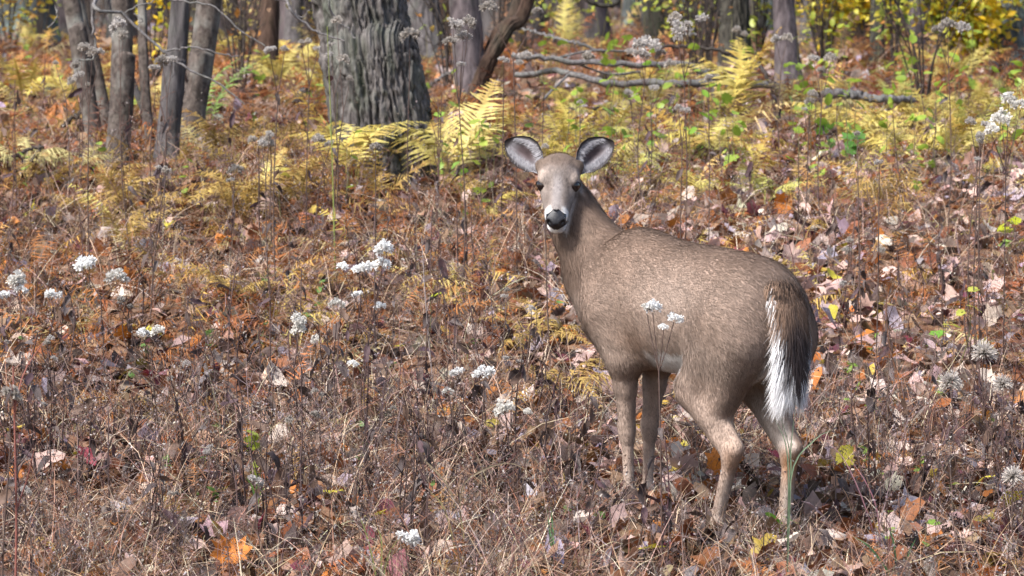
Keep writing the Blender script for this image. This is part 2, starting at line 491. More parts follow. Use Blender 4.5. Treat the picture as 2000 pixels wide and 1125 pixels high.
# trees far back in the wood: one kind, many places
far_mesh = []
for k in range(5):
    rs = np.random.default_rng(300 + k)
    zz = np.linspace(-.3, 6.5, 40)
    pts = np.stack([.10 * np.cumsum(rs.normal(0, .12, 40)) * .4, .1 * np.cumsum(rs.normal(0, .12, 40)) * .4, zz], 1)
    rad = .17 * (1 - zz / 14) * (1 + .35 * np.exp(-np.clip(zz, 0, 9) / .25))
    V, F = sweep(pts, rad, 16, lumpy(.07, 60 + k))
    tm = mesh_np('far_trunk', V, F, smooth=True)
    tm.materials.append([m_bark_grey, m_bark_purple, m_bark_dark, m_bark_brown, m_bark_blue][k])
    V, F = bare_crown(pts[-1], pts[-1] + [0.2, 0, 6], rad[-1], 400 + k, spread=2.5, nl=8)
    cm = mesh_np('far_crown', V, F, smooth=True)
    cm.materials.append(tm.materials[0])
    far_mesh.append((tm, cm))
FAR_LAB = ['distant grey trunk in the shadowy back of the wood', 'distant purplish trunk in the shadowy back of the wood', 'distant dark mossy trunk at the back of the wood',
           'distant brown trunk in the shadowy back of the wood', 'distant pale lichened trunk at the back of the wood']
rs = np.random.default_rng(55)
far_pts = []
tries = 0
while len(far_pts) < 165 and tries < 9000:
    tries += 1
    d = 34 + 80 * rs.random() ** 1.3
    x = (rs.uniform(-.17, .17) if len(far_pts) < 125 else rs.choice([-1, 1]) * rs.uniform(.17, .27)) * d
    if all(math.hypot(x - a, (d - b) * .5) > .7 for a, b in far_pts):
        far_pts.append((x, d))
for i, (x, d) in enumerate(far_pts):
    k = int(rs.choice(5, p=[.33, .22, .12, .08, .25]))
    sc = rs.uniform(.55, 1.5)
    o = add('tree', None, loc=(x, d, float(ground_h(x, d)) - .02), rot=(rs.normal(0, .03), rs.normal(0, .03), rs.uniform(0, 6.28)), scale=(sc, sc, max(sc, .9)))
    tag(o, ('slim ' if sc < .8 else 'stout ' if sc > 1.2 else '') + FAR_LAB[k] + (', nearer row' if d < 48 else ', middle row' if d < 75 else ', farthest row'), 'tree', ['grey', 'purplish', 'dark mossy', 'brown', 'lichened'][k] + ' trunks at the back of the wood')
    add('trunk', far_mesh[k][0], None, o); add('crown', far_mesh[k][1], None, o)

# pale bare limb drooping from the clump into the picture
def twig_path(px_list, d, rad0, rad1, n=24, k=6):
    pts = np.array([P(x, y, d + dz) for x, y, dz in px_list])
    c = curve_pts(pts, n)
    c = c + np.random.default_rng(len(px_list) + int(px_list[0][0])).normal(0, .003, c.shape)
    return sweep(c, np.linspace(rad0, rad1, n), k)
root, dcl = clump_trees[5]
dtw = dcl - 2.2
loc = np.array(root.location)
limb = [
    twig_path([(430, -420, 2.2), (330, -160, 1.0), (200, -20, .1), (180, 40, 0), (186, 80, 0), (182, 113, 0), (150, 117, 0)], dtw, .011, .004, 40),
    twig_path([(430, -420, 2.2), (300, -150, 1.2), (185, 0, 0), (240, 30, 0), (315, 98, 0), (360, 130, 0), (430, 165, 0), (480, 205, 0)], dtw, .012, .003, 44),
    twig_path([(318, 100, 0), (350, 96, 0), (385, 93, 0), (430, 104, 0), (465, 110, 0)], dtw, .005, .003),
    twig_path([(335, 118, 0), (341, 135, 0), (332, 155, 0), (322, 172, 0)], dtw, .004, .002, 14),
    twig_path([(430, -420, 2.2), (200, -150, .8), (108, -30, 0), (108, 10, 0), (112, 32, 0), (96, 55, 0)], dtw, .008, .003, 30),
    twig_path([(240, 28, 0), (262, 14, 0), (300, 2, 0), (330, -30, 0)], dtw, .004, .003, 14),
    twig_path([(262, 26, 0), (278, 40, 0), (270, 42, 0)], dtw, .004, .002, 10),
    twig_path([(300, -10, 0), (345, 2, 0), (415, 12, 0), (470, 60, 0), (520, 90, 0)], dtw, .006, .003),
]
V, F = join(limb)
lo_ = add('drooping_limb', mesh_np('drooping_limb', V - loc, F, smooth=True), m_twig, root)
limb2 = [
    twig_path([(700, -300, 1.2), (600, -80, .3), (560, 0, 0), (600, 50, 0), (640, 70, 0), (676, 80, 0)], d_big - 1.6, .009, .003, 30),
    twig_path([(600, -80, .3), (635, -20, 0), (650, 30, 0), (680, 58, 0), (695, 78, 0)], d_big - 1.6, .007, .003, 24),
    twig_path([(560, 0, 0), (505, -8, 0), (480, -30, .2)], d_big - 1.6, .005, .004, 12),
    twig_path([(575, 18, 0), (592, 34, 0), (604, 20, 0)], d_big - 1.6, .004, .002, 10),
]
V, F = join(limb2)
add('drooping_limb', mesh_np('drooping_limb', V - np.array(big.location), F, smooth=True), m_twig, big)
limb3 = [
    twig_path([(1035, -200, .6), (1080, -60, .2), (1140, -4, 0), (1165, 8, 0), (1190, 12, 0), (1205, 6, 0), (1214, -8, 0), (1240, -60, 0)], d_crook + .6, .016, .012, 30, 8),
    twig_path([(1188, 12, 0), (1186, 4, 0), (1180, -20, 0)], d_crook + .6, .006, .004, 10),
]
V, F = join(limb3)
crook = [o for o in COL.objects if o.get('label', '').startswith('dark brown crooked')][0]
add('drooping_limb', mesh_np('drooping_limb', V - np.array(crook.location), F, smooth=True), m_bark_dark, crook)

# fallen branches and logs
def fallen(px_list, d, w0, w1, mat, label, name='fallen_branch', n=40, k=8, side=(), group=None):
    pts = np.array([P(x, y, d + dz) for x, y, dz in px_list])
    c = curve_pts(pts, n)
    c = c + np.random.default_rng(int(px_list[0][0])).normal(0, .006, c.shape)
    b = c[0].copy()
    r0, r1 = w0 * TP * d / 2, w1 * TP * d / 2
    o = add(name, None, loc=b)
    tag(o, label, 'branch' if 'branch' in name else 'log', group)
    V, F = sweep(c - b, np.linspace(r0, r1, n), k, lumpy(.12, int(px_list[0][0]), 8))
    V = np.vstack([V, (c[0] - b)[None], (c[-1] - b)[None]])
    i0, i1 = len(V) - 2, len(V) - 1
    tri0 = np.array([[i0, (j + 1) % k, j, j] for j in range(k)]); tri1 = np.array([[i1, (n - 1) * k + j, (n - 1) * k + (j + 1) % k, (n - 1) * k + (j + 1) % k] for j in range(k)])
    me = mesh_np('branch_wood', V, [F, tri0[:, :3], tri1[:, :3]], smooth=True)
    add('wood', me, mat, o)
    for sp in side:
        p2 = np.array([P(x, y, d + dz) for x, y, dz in sp])
        c2 = curve_pts(p2, 16)
        V, F = sweep(c2 - b, np.linspace(r0 * .5, r1 * .4, 16), 6)
        add('side_twig', mesh_np('side_twig', V, F, smooth=True), mat, o)
    return o
df = solve_d(1200, 168, .20)
fallen([(1010, 145, .2), (1090, 140, .1), (1160, 158, 0), (1230, 163, 0), (1330, 163, 0), (1430, 160, .1), (1520, 170, .2)], df, 11, 17, m_twig, 'long grey fallen branch lying low across the ferns to the slender trunk',
       side=[[(1110, 146, 0), (1085, 170, -.1), (1060, 195, -.2)], [(1430, 160, .1), (1380, 135, .2), (1330, 122, .3)]])
fallen([(1000, 110, 0), (1060, 112, 0), (1120, 122, 0), (1240, 125, 0), (1330, 127, 0), (1400, 150, .1), (1440, 166, .2)], df - .4, 10, 13, m_twig, 'slightly curved grey branch propped above the low fallen branch',
       side=[[(1080, 115, 0), (1150, 100, .1), (1220, 100, .2)], [(1120, 122, 0), (1190, 145, .1), (1250, 140, .2)]])
fallen([(1290, 92, 0), (1370, 92, 0), (1430, 105, 0), (1470, 118, 0), (1500, 150, -.2), (1520, 180, -.3)], df + .2, 6, 9, m_twig_dark, 'thin dark branch arching past the dark mossy trunk')
fallen([(1015, 55, .6), (1075, 72, .3), (1110, 80, 0), (1180, 100, 0)], df + 1.2, 5, 7, m_twig, 'short thin branch leaning by the purplish broad trunk')
fallen([(1055, 216, 0), (1110, 213, 0), (1160, 210, 0), (1205, 218, 0)], solve_d(1130, 220, .05), 7, 5, m_twig_dark, 'short dark stick on the ground above the doe')
fallen([(1605, 182, 0), (1660, 184, 0), (1700, 192, 0), (1740, 192, 0), (1785, 196, .1)], solve_d(1690, 195, .20), 20, 12, m_twig, 'grey weathered log lying beyond the slender purplish trunk', name='fallen_log', k=12)
fallen([(1612, 236, 0), (1645, 232, 0), (1675, 230, 0)], solve_d(1640, 238, .08), 12, 8, m_bark_grey, 'short grey piece of wood below the weathered log', k=10)
fallen([(0, 315, 0), (40, 300, 0), (78, 288, 0), (74, 300, -.1), (60, 320, -.2)], solve_d(40, 320, .12), 8, 5, m_twig_dark, 'crooked dark branch with a sharp elbow among pale ferns')
fallen([(60, 365, 0), (90, 350, 0), (120, 342, .1)], solve_d(80, 365, .03), 8, 6, m_twig_dark, 'short dark stick on the ground in front of the clump')
fallen([(125, 245, .2), (150, 225, 0), (170, 205, 0)], solve_d(140, 250, .1), 8, 7, m_twig_dark, 'dark stub of branch beside the outer leaning clump stem')
fallen([(578, 195, 0), (600, 175, .1), (625, 150, .2)], solve_d(590, 200, .02), 16, 18, m_bark_grey, 'stout grey broken limb leaning behind the lone brown trunk', name='fallen_log', k=12)
fallen([(1873, 162, 0), (1882, 145, .05), (1893, 122, .1)], solve_d(1875, 165, .0), 9, 7, m_twig, 'short pale stump of branch sticking up below the yellow bush')
fallen([(840, 165, 0), (880, 140, .1), (905, 130, .1)], solve_d(860, 175, .05), 6, 5, m_twig, 'thin pale stick leaning behind the great trunk foot')
fallen([(1835, 412, 0), (1880, 380, .05), (1935, 330, .1)], solve_d(1850, 415, .03), 4, 3, m_twig_dark, 'thin dark twig slanting up over the open leaf litter')
fallen([(985, 420, 0), (1010, 435, 0), (1045, 458, 0)], solve_d(1020, 450, .06), 5, 3, m_twig_dark, 'thin grey stick beside the muzzle of the doe')
# ------------------------------------------------------------------ undergrowth
m_leaf = mat_attr('dry_leaf', rough=.6, transl=.22, var=.28, vscale=55, bump=.25, bscale=120, spec=.3)
m_straw = mat_attr('dry_straw', rough=.6, transl=.12, var=.15, vscale=40, spec=.3)
m_stem = mat_attr('dead_stem', rough=.75, var=.25, vscale=70, spec=.2)
m_fern = mat_attr('fern_frond', rough=.6, transl=.35, var=.22, vscale=25, spec=.25)
m_green = mat_attr('green_leaf', rough=.45, transl=.45, var=.22, vscale=30, spec=.4)
m_fluff = mat_attr('seed_fluff', rough=.9, transl=.45, var=.12, vscale=90, spec=.1)

def leaf_tmpl(kind, seed, rings=1):
    """unit-length leaf, base at origin, along +x"""
    rs = np.random.default_rng(seed)
    if kind == 'maple':
        ang = np.radians([180, 150, 128, 112, 88, 66, 52, 38, 20, 8, 0, -8, -20, -38, -52, -66, -88, -112, -128, -150])
        r = np.array([.30, .34, .46, .36, .58, .40, .62, .38, .50, .42, .70, .42, .50, .38, .62, .40, .58, .36, .46, .34])
        cx = .34
    elif kind == 'oak':
        ang = np.radians([180, 160, 140, 120, 104, 88, 70, 52, 40, 26, 12, 0, -12, -26, -40, -52, -70, -88, -104, -120, -140, -160])
        r = np.array([.50, .40, .28, .30, .21, .30, .26, .40, .31, .42, .44, .52, .44, .42, .31, .40, .26, .30, .21, .30, .28, .40])
        cx = .5
    else:
        ang = np.radians(np.linspace(180, -180, 13)[:-1])
        r = .5 / np.sqrt(np.cos(ang) ** 2 + (np.sin(ang) / .58) ** 2)
        cx = .5
    if rings == 1 and kind != 'oval':
        keep_ = np.unique(np.round(np.linspace(0, len(r) - 1, 12)).astype(int)); ang, r = ang[keep_], r[keep_]
    elif rings == 1:
        ang, r = ang[::2], r[::2]
    r = r * rs.uniform(.9, 1.1, len(r))
    x = cx + r * np.cos(ang); y = r * np.sin(ang)
    fold, curl, tw = rs.uniform(-.1, .9), rs.uniform(-1.1, 1.3), rs.uniform(-.8, .8)
    wav = rs.uniform(.03, .12)
    def shape(x, y):
        z = fold * np.abs(y) * .7 + curl * (x - .5) ** 2 * .9 + tw * y * (x - .4)
        z = z + wav * np.sin(x * 9 + seed) * np.sign(y) * np.abs(y) * 2 + curl * .5 * y ** 2
        return np.stack([x, y, z], -1)
    n = len(x)
    pts = [shape(np.array([cx]), np.array([0.0]))]
    fr = np.linspace(0, 1, rings + 1)[1:]
    for f_ in fr:
        pts.append(shape(cx + (x - cx) * f_, y * f_) + (rs.normal(0, .02, (n, 3)) if f_ > .9 else 0))
    V = np.concatenate(pts)
    i = np.arange(n); j = (i + 1) % n
    F = [np.stack([0 * i, 1 + i, 1 + j], 1)]
    for k in range(rings - 1):
        a, b = 1 + k * n, 1 + (k + 1) * n
        F.append(np.stack([a + i, b + i, b + j], 1)); F.append(np.stack([a + i, b + j, a + j], 1))
    # petiole
    o = len(V)
    V = np.vstack([V, [[.02, .012, 0], [.02, -.012, 0], [-.28, .0, rs.uniform(-.1, .15)]]])
    F.append(np.array([[o, o + 1, o + 2]]))
    return V, np.concatenate(F)

def frond_tmpl(seed, pairs=18, seg=3, arch=.5, droop=.3, wmax=.24, crumple=0.0):
    """fern frond: rachis along +x rising in z, pinnae in pairs"""
    rs = np.random.default_rng(seed)
    V, F, C = [], [], []
    def rach(t):
        return np.array([t * (1 - .25 * arch * t), .04 * math.sin(t * 3 + seed), .75 * arch * t - arch * 1.05 * t * t])
    o = 0
    ts = np.linspace(0, 1, 9)
    for t in ts:
        p = rach(t); w = .008 * (1 - .8 * t)
        V += [p + [0, w, 0], p - [0, w, 0]]; C += [.7, .7]
    for k in range(8):
        F += [(2 * k, 2 * k + 1, 2 * k + 3), (2 * k, 2 * k + 3, 2 * k + 2)]
    o = len(V)
    for i in range(pairs):
        t = .20 + .80 * (i / pairs)
        p = rach(t)
        tg = rach(min(1, t + .02)) - rach(t - .02); tg /= np.linalg.norm(tg)
        L = wmax * min(1, (t - .08) / .22) * (1 - ((t - .2) / .82) ** 1.7) + .018
        for sd in (1, -1):
            lat = np.array([0, sd, 0]) + tg * .35 + np.array([0, 0, rs.normal(0, .10)]) + rs.normal(0, .06 + crumple, 3)
            lat /= np.linalg.norm(lat)
            wdir = tg - (tg @ lat) * lat
            Lk = L * rs.uniform(.82, 1.1)
            base_i = len(V)
            for s in range(seg + 1):
                u = s / seg
                q = p + lat * Lk * u + np.array([0, 0, -droop * Lk * u * u]) + rs.normal(0, crumple * .3 * L + 1e-5, 3) * u
                w = (.042 if seg > 1 else .022) * (1 - u * .85) * (1 if s % 2 == 0 or seg < 4 else .55) * (18 / pairs) ** .6
                V += [q + wdir * w * .5, q - wdir * w * .5]; C += [1.0, 1.0]
            for s in range(seg):
                a = base_i + 2 * s
                F += [(a, a + 1, a + 3), (a, a + 3, a + 2)]
    return np.array(V), np.array(F), np.array(C)

def rotm(yaw, pitch, roll):
    cy, sy, cp, sp, cr, sr = np.cos(yaw), np.sin(yaw), np.cos(pitch), np.sin(pitch), np.cos(roll), np.sin(roll)
    R = np.empty((len(yaw), 3, 3))
    R[:, 0, 0] = cy * cp; R[:, 0, 1] = cy * sp * sr - sy * cr; R[:, 0, 2] = cy * sp * cr + sy * sr
    R[:, 1, 0] = sy * cp; R[:, 1, 1] = sy * sp * sr + cy * cr; R[:, 1, 2] = sy * sp * cr - cy * sr
    R[:, 2, 0] = -sp; R[:, 2, 1] = cp * sr; R[:, 2, 2] = cp * cr
    return R
def batch(tmpls, which, pos, R, scale, col):
    Vs, Fs, Cs, o = [], [], [], 0
    for k, t in enumerate(tmpls):
        m = np.where(which == k)[0]
        if not len(m): continue
        tv, tf = t[0], t[1]
        sc = scale[m]
        if sc.ndim == 1: sc = np.repeat(sc[:, None], 3, 1)
        V = np.einsum('nij,nvj->nvi', R[m], tv[None] * sc[:, None, :]) + pos[m][:, None, :]
        c = np.repeat(col[m][:, None, :], len(tv), 1)
        if len(t) > 2: c = c * t[2][None, :, None]
        F = tf[None] + (np.arange(len(m)) * len(tv))[:, None, None] + o
        Vs.append(V.reshape(-1, 3)); Fs.append(F.reshape(-1, 3)); Cs.append(c.reshape(-1, 3)); o += len(m) * len(tv)
    return np.concatenate(Vs), np.concatenate(Fs), np.clip(np.concatenate(Cs), .004, .95)
def blades(base, az, el0, bend, L, w, col, seg=3, tipw=.15, wob=.1):
    """curved ribbons; el0 elevation at the root, bend lowers it along the length"""
    n = len(base)
    p = base.copy()
    V = np.empty((n, seg + 1, 2, 3))
    tw = rng.uniform(0, math.pi, n)
    a = az.copy()
    for s in range(seg + 1):
        u = s / seg
        el = el0 - bend * u
        d = np.stack([np.cos(el) * np.cos(a), np.cos(el) * np.sin(a), np.sin(el)], 1)
        h = np.stack([-np.sin(a), np.cos(a), 0 * a], 1)
        g = np.cross(d, h)
        wd = h * np.cos(tw)[:, None] + g * np.sin(tw)[:, None]
        ww = (w * (1 - (1 - tipw) * u) / 2)[:, None]
        V[:, s, 0] = p + wd * ww; V[:, s, 1] = p - wd * ww
        p = p + d * (L / seg)[:, None]
        a = a + rng.normal(0, wob, n)
    i = (np.arange(n) * (seg + 1) * 2)[:, None]
    F = []
    for s in range(seg):
        F.append(i + np.array([[2 * s, 2 * s + 1, 2 * s + 3, 2 * s + 2]]))
    C = np.repeat(col[:, None, :], (seg + 1) * 2, 1).reshape(-1, 3)
    return V.reshape(-1, 3), np.concatenate(F), np.clip(C, .004, .95), p
def scatter(n, d0, d1, power=1.0, wide=.15, extra=.5, skirt=.30):
    """n places in view, and a thinner skirt of them round about"""
    d = d0 + (d1 - d0) * rng.random(n) ** power
    x = rng.uniform(-1, 1, n) * (wide * d + extra)
    k = int(n * skirt)
    d2 = d0 + (d1 - d0) * rng.random(k) ** power
    x2 = np.sign(rng.random(k) - .5) * (wide * d2 + extra + rng.random(k) * (.06 * d2 + 1.6))
    return np.concatenate([x, x2]), np.concatenate([d, d2])
def pal(cols, w, n):
    cols = np.array(cols); w = np.array(w, float)
    c = cols[rng.choice(len(cols), n, p=w / w.sum())]
    return .62 * c * rng.uniform(.6, 1.4, n)[:, None] * (1 + rng.normal(0, .05, (n, 3)))
def px_of(x, d): return 1000 + x / (d * TP)
def by_deer(x, y):
    """1 where plants would hide the feet of the doe"""
    return ((x > .22) & (x < 1.02) & (y > 10.7) & (y < 12.45)).astype(float)
def in_deer(x, y, r=.17):
    s = (x - DO_[0]) * DF_[0] + (y - DO_[1]) * DF_[1]
    t = (x - DO_[0]) * DL_[0] + (y - DO_[1]) * DL_[1]
    return (s > -.46) & (s < .58) & (np.abs(t) < r)
DO_ = np.array([0.573, 11.904]); DF_ = np.array([-math.cos(math.radians(52)), math.sin(math.radians(52))]); DL_ = np.array([-DF_[1], DF_[0]])

TAN, PINK, RUST, ORNG, DARK, PURP, LILAC, YELL = (.30, .18, .11), (.56, .385, .33), (.24, .085, .035), (.43, .15, .028), (.075, .042, .030), (.15, .035, .050), (.36, .30, .34), (.50, .36, .06)
CREAM = (.64, .53, .45)

# ---- leaf litter that nobody could count
lt = [leaf_tmpl(k, 70 + i, 1) for i, k in enumerate(['maple'] * 4 + ['oak'] * 4 + ['oval'] * 4)]
def litter(n, d0, d1, size, power=1.0):
    x, d = scatter(n, d0, d1, power); n = len(x)
    px = px_of(x, d)
    right = smoothstep(950, 1250, px) * smoothstep(12.3, 13.2, d)
    c = pal([TAN, PINK, RUST, ORNG, DARK, PURP, LILAC, YELL, CREAM], [4, 2.0, 2.8, .6, 3.4, .5, .9, .2, .7], n)
    c2 = pal([TAN, PINK, RUST, ORNG, DARK, PURP, LILAC, YELL, CREAM], [3, 6.0, 2.4, 1.2, 1.4, .6, 1.2, .3, 2.4], n)
    m = rng.random(n) < right
    c[m] = c2[m]
    c[~m] *= (1 - .55 * hollow(x, d))[~m][:, None]  # shade of the hollows put into the leaf colour
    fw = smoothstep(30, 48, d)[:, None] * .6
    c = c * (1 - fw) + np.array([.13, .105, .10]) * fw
    z = ground_h(x, d) + np.abs(rng.normal(0, .020, n)) + .004
    R = rotm(rng.uniform(0, 6.28, n), rng.normal(0, .55, n), rng.normal(0, .55, n))
    s = size * rng.uniform(.6, 1.35, n)
    return np.stack([x, d, z], 1), R, s, c
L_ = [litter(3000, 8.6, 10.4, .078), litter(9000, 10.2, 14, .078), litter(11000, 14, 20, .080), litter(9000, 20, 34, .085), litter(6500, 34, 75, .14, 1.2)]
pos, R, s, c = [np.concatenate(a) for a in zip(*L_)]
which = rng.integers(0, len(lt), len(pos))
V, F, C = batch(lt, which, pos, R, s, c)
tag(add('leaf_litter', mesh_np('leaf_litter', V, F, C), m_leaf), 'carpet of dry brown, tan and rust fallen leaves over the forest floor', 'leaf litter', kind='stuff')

# ---- dead rusty fern covering the floor
dt = [frond_tmpl(200 + i, pairs=13, seg=1, arch=rng.uniform(.2, .8), droop=rng.uniform(.3, .9), wmax=.20, crumple=.55) for i in range(9)]
def deadfern(n, d0, d1, size, power=1.0):
    x, d = scatter(n, d0, d1, power); n = len(x)
    px = px_of(x, d)
    patch = fbm(x * .9, d * .7, 0 * x, 91, 2)
    dens = np.where(d < 13.2, .34, np.where(px < 1000, .95, .58 + .4 * smoothstep(17, 19, d)))
    keep = (rng.random(n) < dens * smoothstep(-.75, .25, patch) * (1 - .7 * hollow(x, d)))
    x, d, px, patch = x[keep], d[keep], px[keep], patch[keep]
    n = len(x)
    c = pal([(.36, .125, .040), (.46, .19, .06), (.52, .30, .09), (.13, .060, .036), (.50, .39, .17), (.33, .22, .16)], [3.8, 3.2, 1.8, 2.2, .8, 1.6], n)
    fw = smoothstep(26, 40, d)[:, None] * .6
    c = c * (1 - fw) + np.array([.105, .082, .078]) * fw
    gold = smoothstep(.25, .8, fbm(x * 1.6, d * 1.2, 0 * x, 92, 2)) * (d > 13) * np.where(px < 1000, .5, .9)
    g = rng.random(n) < gold
    c[g] = pal([(.66, .46, .12), (.72, .58, .20), (.48, .31, .09)], [3, 2, 2], int(g.sum()))
    z = ground_h(x, d) + rng.uniform(.0, .08, n)
    R = rotm(rng.uniform(0, 6.28, n), rng.normal(-.15, .5, n), rng.normal(0, .6, n))
    s = size * rng.uniform(.55, 1.3, n)
    s = s * (1 - .5 * by_deer(x, d))
    return np.stack([x, d, z], 1), R, s, c
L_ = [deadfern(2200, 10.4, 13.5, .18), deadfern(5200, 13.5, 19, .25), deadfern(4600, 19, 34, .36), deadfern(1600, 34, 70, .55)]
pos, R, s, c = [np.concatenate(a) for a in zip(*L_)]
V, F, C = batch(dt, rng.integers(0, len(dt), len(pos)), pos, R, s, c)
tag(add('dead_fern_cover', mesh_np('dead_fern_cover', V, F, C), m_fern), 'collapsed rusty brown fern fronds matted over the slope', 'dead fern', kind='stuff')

# ---- dry grass
def grass(n, d0, d1):
    x, d = scatter(n, d0, d1); n = len(x)
    px = px_of(x, d)
    tuft = fbm(x * 1.5, d * 1.3, 0 * x, 95, 3)
    dens = np.where(px < 1000, .95, .58) * smoothstep(-.8, .3, tuft) + .12
    keep = rng.random(n) < dens * (1 - .85 * hollow(x, d))
    x, d = x[keep], d[keep]; n = len(x)
    c = pal([(.50, .36, .24), (.38, .22, .135), (.28, .125, .070), (.66, .54, .40), (.15, .105, .09), (.38, .25, .205)], [3, 2.6, 2.6, 2.2, 2.2, 2.4], n)
    z = ground_h(x, d)
    az = rng.uniform(0, 6.28, n); el = rng.uniform(.15, 1.45, n)
    hgt = 1 - .45 * by_deer(x, d)
    V, F, C, _ = blades(np.stack([x, d, z], 1), az, el, rng.uniform(.2, 1.5, n), rng.uniform(.10, .36, n) * hgt, rng.uniform(.0020, .0048, n), c)
    return V, F, C
Vs, Fs, Cs, o = [], [], [], 0
for args in ((6000, 8.8, 10.2), (38000, 10.2, 14.0), (30000, 14.0, 19.0), (7000, 19.0, 27.0)):
    V, F, C = grass(*args)
    Vs.append(V); Fs.append(F + o); Cs.append(C); o += len(V)
# tufts close round the feet of the doe
for hx, hy in ((.360, 12.10), (.428, 12.19), (.607, 11.75), (.807, 11.73)):
    k_ = 420
    ang = rng.uniform(0, 6.28, k_); rad_ = .035 + .16 * rng.random(k_) ** .7
    xx_, dd_ = hx + rad_ * np.cos(ang), hy - .06 + rad_ * np.sin(ang)
    V, F, C, _ = blades(np.stack([xx_, dd_, ground_h(xx_, dd_)], 1), rng.uniform(0, 6.28, k_), rng.uniform(.4, 1.5, k_), rng.uniform(.1, 1.2, k_), rng.uniform(.05, .15, k_), rng.uniform(.002, .0042, k_),
                        pal([(.46, .35, .25), (.34, .22, .155), (.24, .13, .085), (.58, .49, .38), (.17, .125, .11)], [2, 3, 3, 1.5, 3], k_))
    Vs.append(V); Fs.append(F + o); Cs.append(C); o += len(V)
tag(add('dry_grass', mesh_np('dry_grass', np.concatenate(Vs), np.concatenate(Fs), np.concatenate(Cs)), m_straw), 'tangled dry straw-coloured and reddish grass covering the slope', 'dry grass', kind='stuff')

# ---- thicket of fine dead herb stems with grey seed fuzz
x, d = scatter(5200, 10.3, 19.5, 1.15); n = len(x)
px = px_of(x, d)
keep = (rng.random(n) < np.where(d < 13.2, .95, np.where(px < 1050, .55, .46)) * (1 - .5 * hollow(x, d))) & ~in_deer(x, d)
x, d = x[keep], d[keep]; n = len(x)
hgt = rng.uniform(.12, .42, n) * (1 - .42 * by_deer(x, d)) * np.where(d < 11.3, .8, 1)
c = pal([(.065, .040, .034), (.11, .065, .05), (.17, .11, .085), (.19, .14, .135), (.12, .05, .04)], [3, 3, 2.2, 2, 1.4], n)
base = np.stack([x, d, ground_h(x, d)], 1)
az = rng.uniform(0, 6.28, n)
V0, F0, C0, tip = blades(base, az, rng.uniform(1.05, 1.55, n), rng.uniform(-.1, .5, n), hgt, rng.uniform(.0018, .0038, n), c, seg=4, tipw=.5, wob=.12)
Vs, Fs, Cs, o = [V0], [F0], [C0], len(V0)
mid = base
k = 7
idx = np.repeat(np.arange(n), k)
u = rng.uniform(.35, 1.0, n * k)
bp = base[idx] * (1 - u[:, None]) + tip[idx] * u[:, None]
V1, F1, C1, tip1 = blades(bp, rng.uniform(0, 6.28, n * k), rng.uniform(.2, 1.2, n * k), rng.uniform(-.5, .5, n * k), hgt[idx] * rng.uniform(.08, .30, n * k), np.full(n * k, .0016), c[idx] * 1.1, seg=2, tipw=.5)
Vs.append(V1); Fs.append(F1 + o); Cs.append(C1); o += len(V1)
tag(add('dead_stem_thicket', mesh_np('dead_stem_thicket', np.concatenate(Vs), np.concatenate(Fs), np.concatenate(Cs)), m_stem), 'thicket of fine dark dead stems and twigs in the undergrowth', 'dead stems', kind='stuff')
# fuzz: tiny dry flakes along the twigs
sel = rng.random(n * k) < .45
tp, bp2 = tip1[sel], bp[sel]
q = 5
ii = np.repeat(np.arange(len(tp)), q)
u = rng.uniform(.2, 1.05, len(ii))
fp_ = bp2[ii] * (1 - u[:, None]) + tp[ii] * u[:, None] + rng.normal(0, .003, (len(ii), 3))
ft = [(np.array([[0, 0, 0], [1, .35, .1], [.9, -.4, .15], [.3, 0, .25]]), np.array([[0, 1, 3], [0, 3, 2], [1, 2, 3]]))]
fc = pal([(.25, .20, .185), (.36, .31, .295), (.15, .10, .09), (.24, .14, .10), (.075, .05, .048)], [2.4, 2.2, 2.4, 1.4, 2.4], len(ii))
V, F, C = batch(ft, np.zeros(len(ii), int), fp_, rotm(rng.uniform(0, 6.28, len(ii)), rng.normal(0, .9, len(ii)), rng.normal(0, .9, len(ii))), rng.uniform(.004, .011, len(ii)), fc)
tag(add('dry_seed_flakes', mesh_np('dry_seed_flakes', V, F, C), m_straw), 'grey-brown dry seed flakes clinging to the dead stems', 'seed flakes', kind='stuff')


# ------------------------------------------------------------------ what each repeat stands near, for its label
LM = [(757, 345, 'the great furrowed trunk'), (290, 310, 'the multi-stemmed clump'), (924, 238, 'the crooked brown tree'), (1132, 98, 'the broad purplish trunk'),
      (1436, 146, 'the dark mossy trunk'), (1543, 190, 'the slender purplish trunk'), (1690, 195, 'the weathered grey log'), (1968, 138, 'the lichen covered trunk'),
      (1905, 145, 'the bright yellow bush'), (1200, 168, 'the long fallen branch'), (520, 160, 'the lone brown trunk'), (40, 320, 'the crooked dark branch'),
      (480, 445, 'the dense golden fern clump'), (1435, 268, 'the tall pale yellow fern'), (1500, 400, 'the lime-yellow fern'), (1700, 420, 'the olive-gold fern mound'),
      (1652, 370, 'the broad-leaved green plant'), (1972, 490, 'the star-leaved yellow-green plant'), (750, 690, 'the five-headed white plant'), (200, 700, 'the drooping white-headed pair'),
      (40, 720, 'the big double white head'), (577, 760, 'the rounded double white head'), (940, 860, 'the ragged white head'), (793, 1120, 'the large bright white head'),
      (1230, 985, 'the forefeet of the doe'), (1400, 1040, 'the hind feet of the doe'), (1540, 1085, 'the pale grass blades'), (1725, 1120, 'the mauve grass stems'),
      (1790, 835, 'the tall brown leaning stem'), (1920, 830, 'the bristly thistle-like heads'), (1978, 1010, 'the white starry seed head'), (500, 1030, 'the short green grass tuft'),
      (1060, 690, 'the golden-brown fern by the chest'), (20, 1000, 'the blurred reddish stem'), (850, 790, 'the tall pale grey stem'), (1080, 1100, 'the upright green blades'),
      (240, 500, 'the thin golden fern'), (960, 440, 'the little yellow fern'), (1110, 790, 'the rusty gold fern'), (420, 900, 'the pale straw flower stem')]
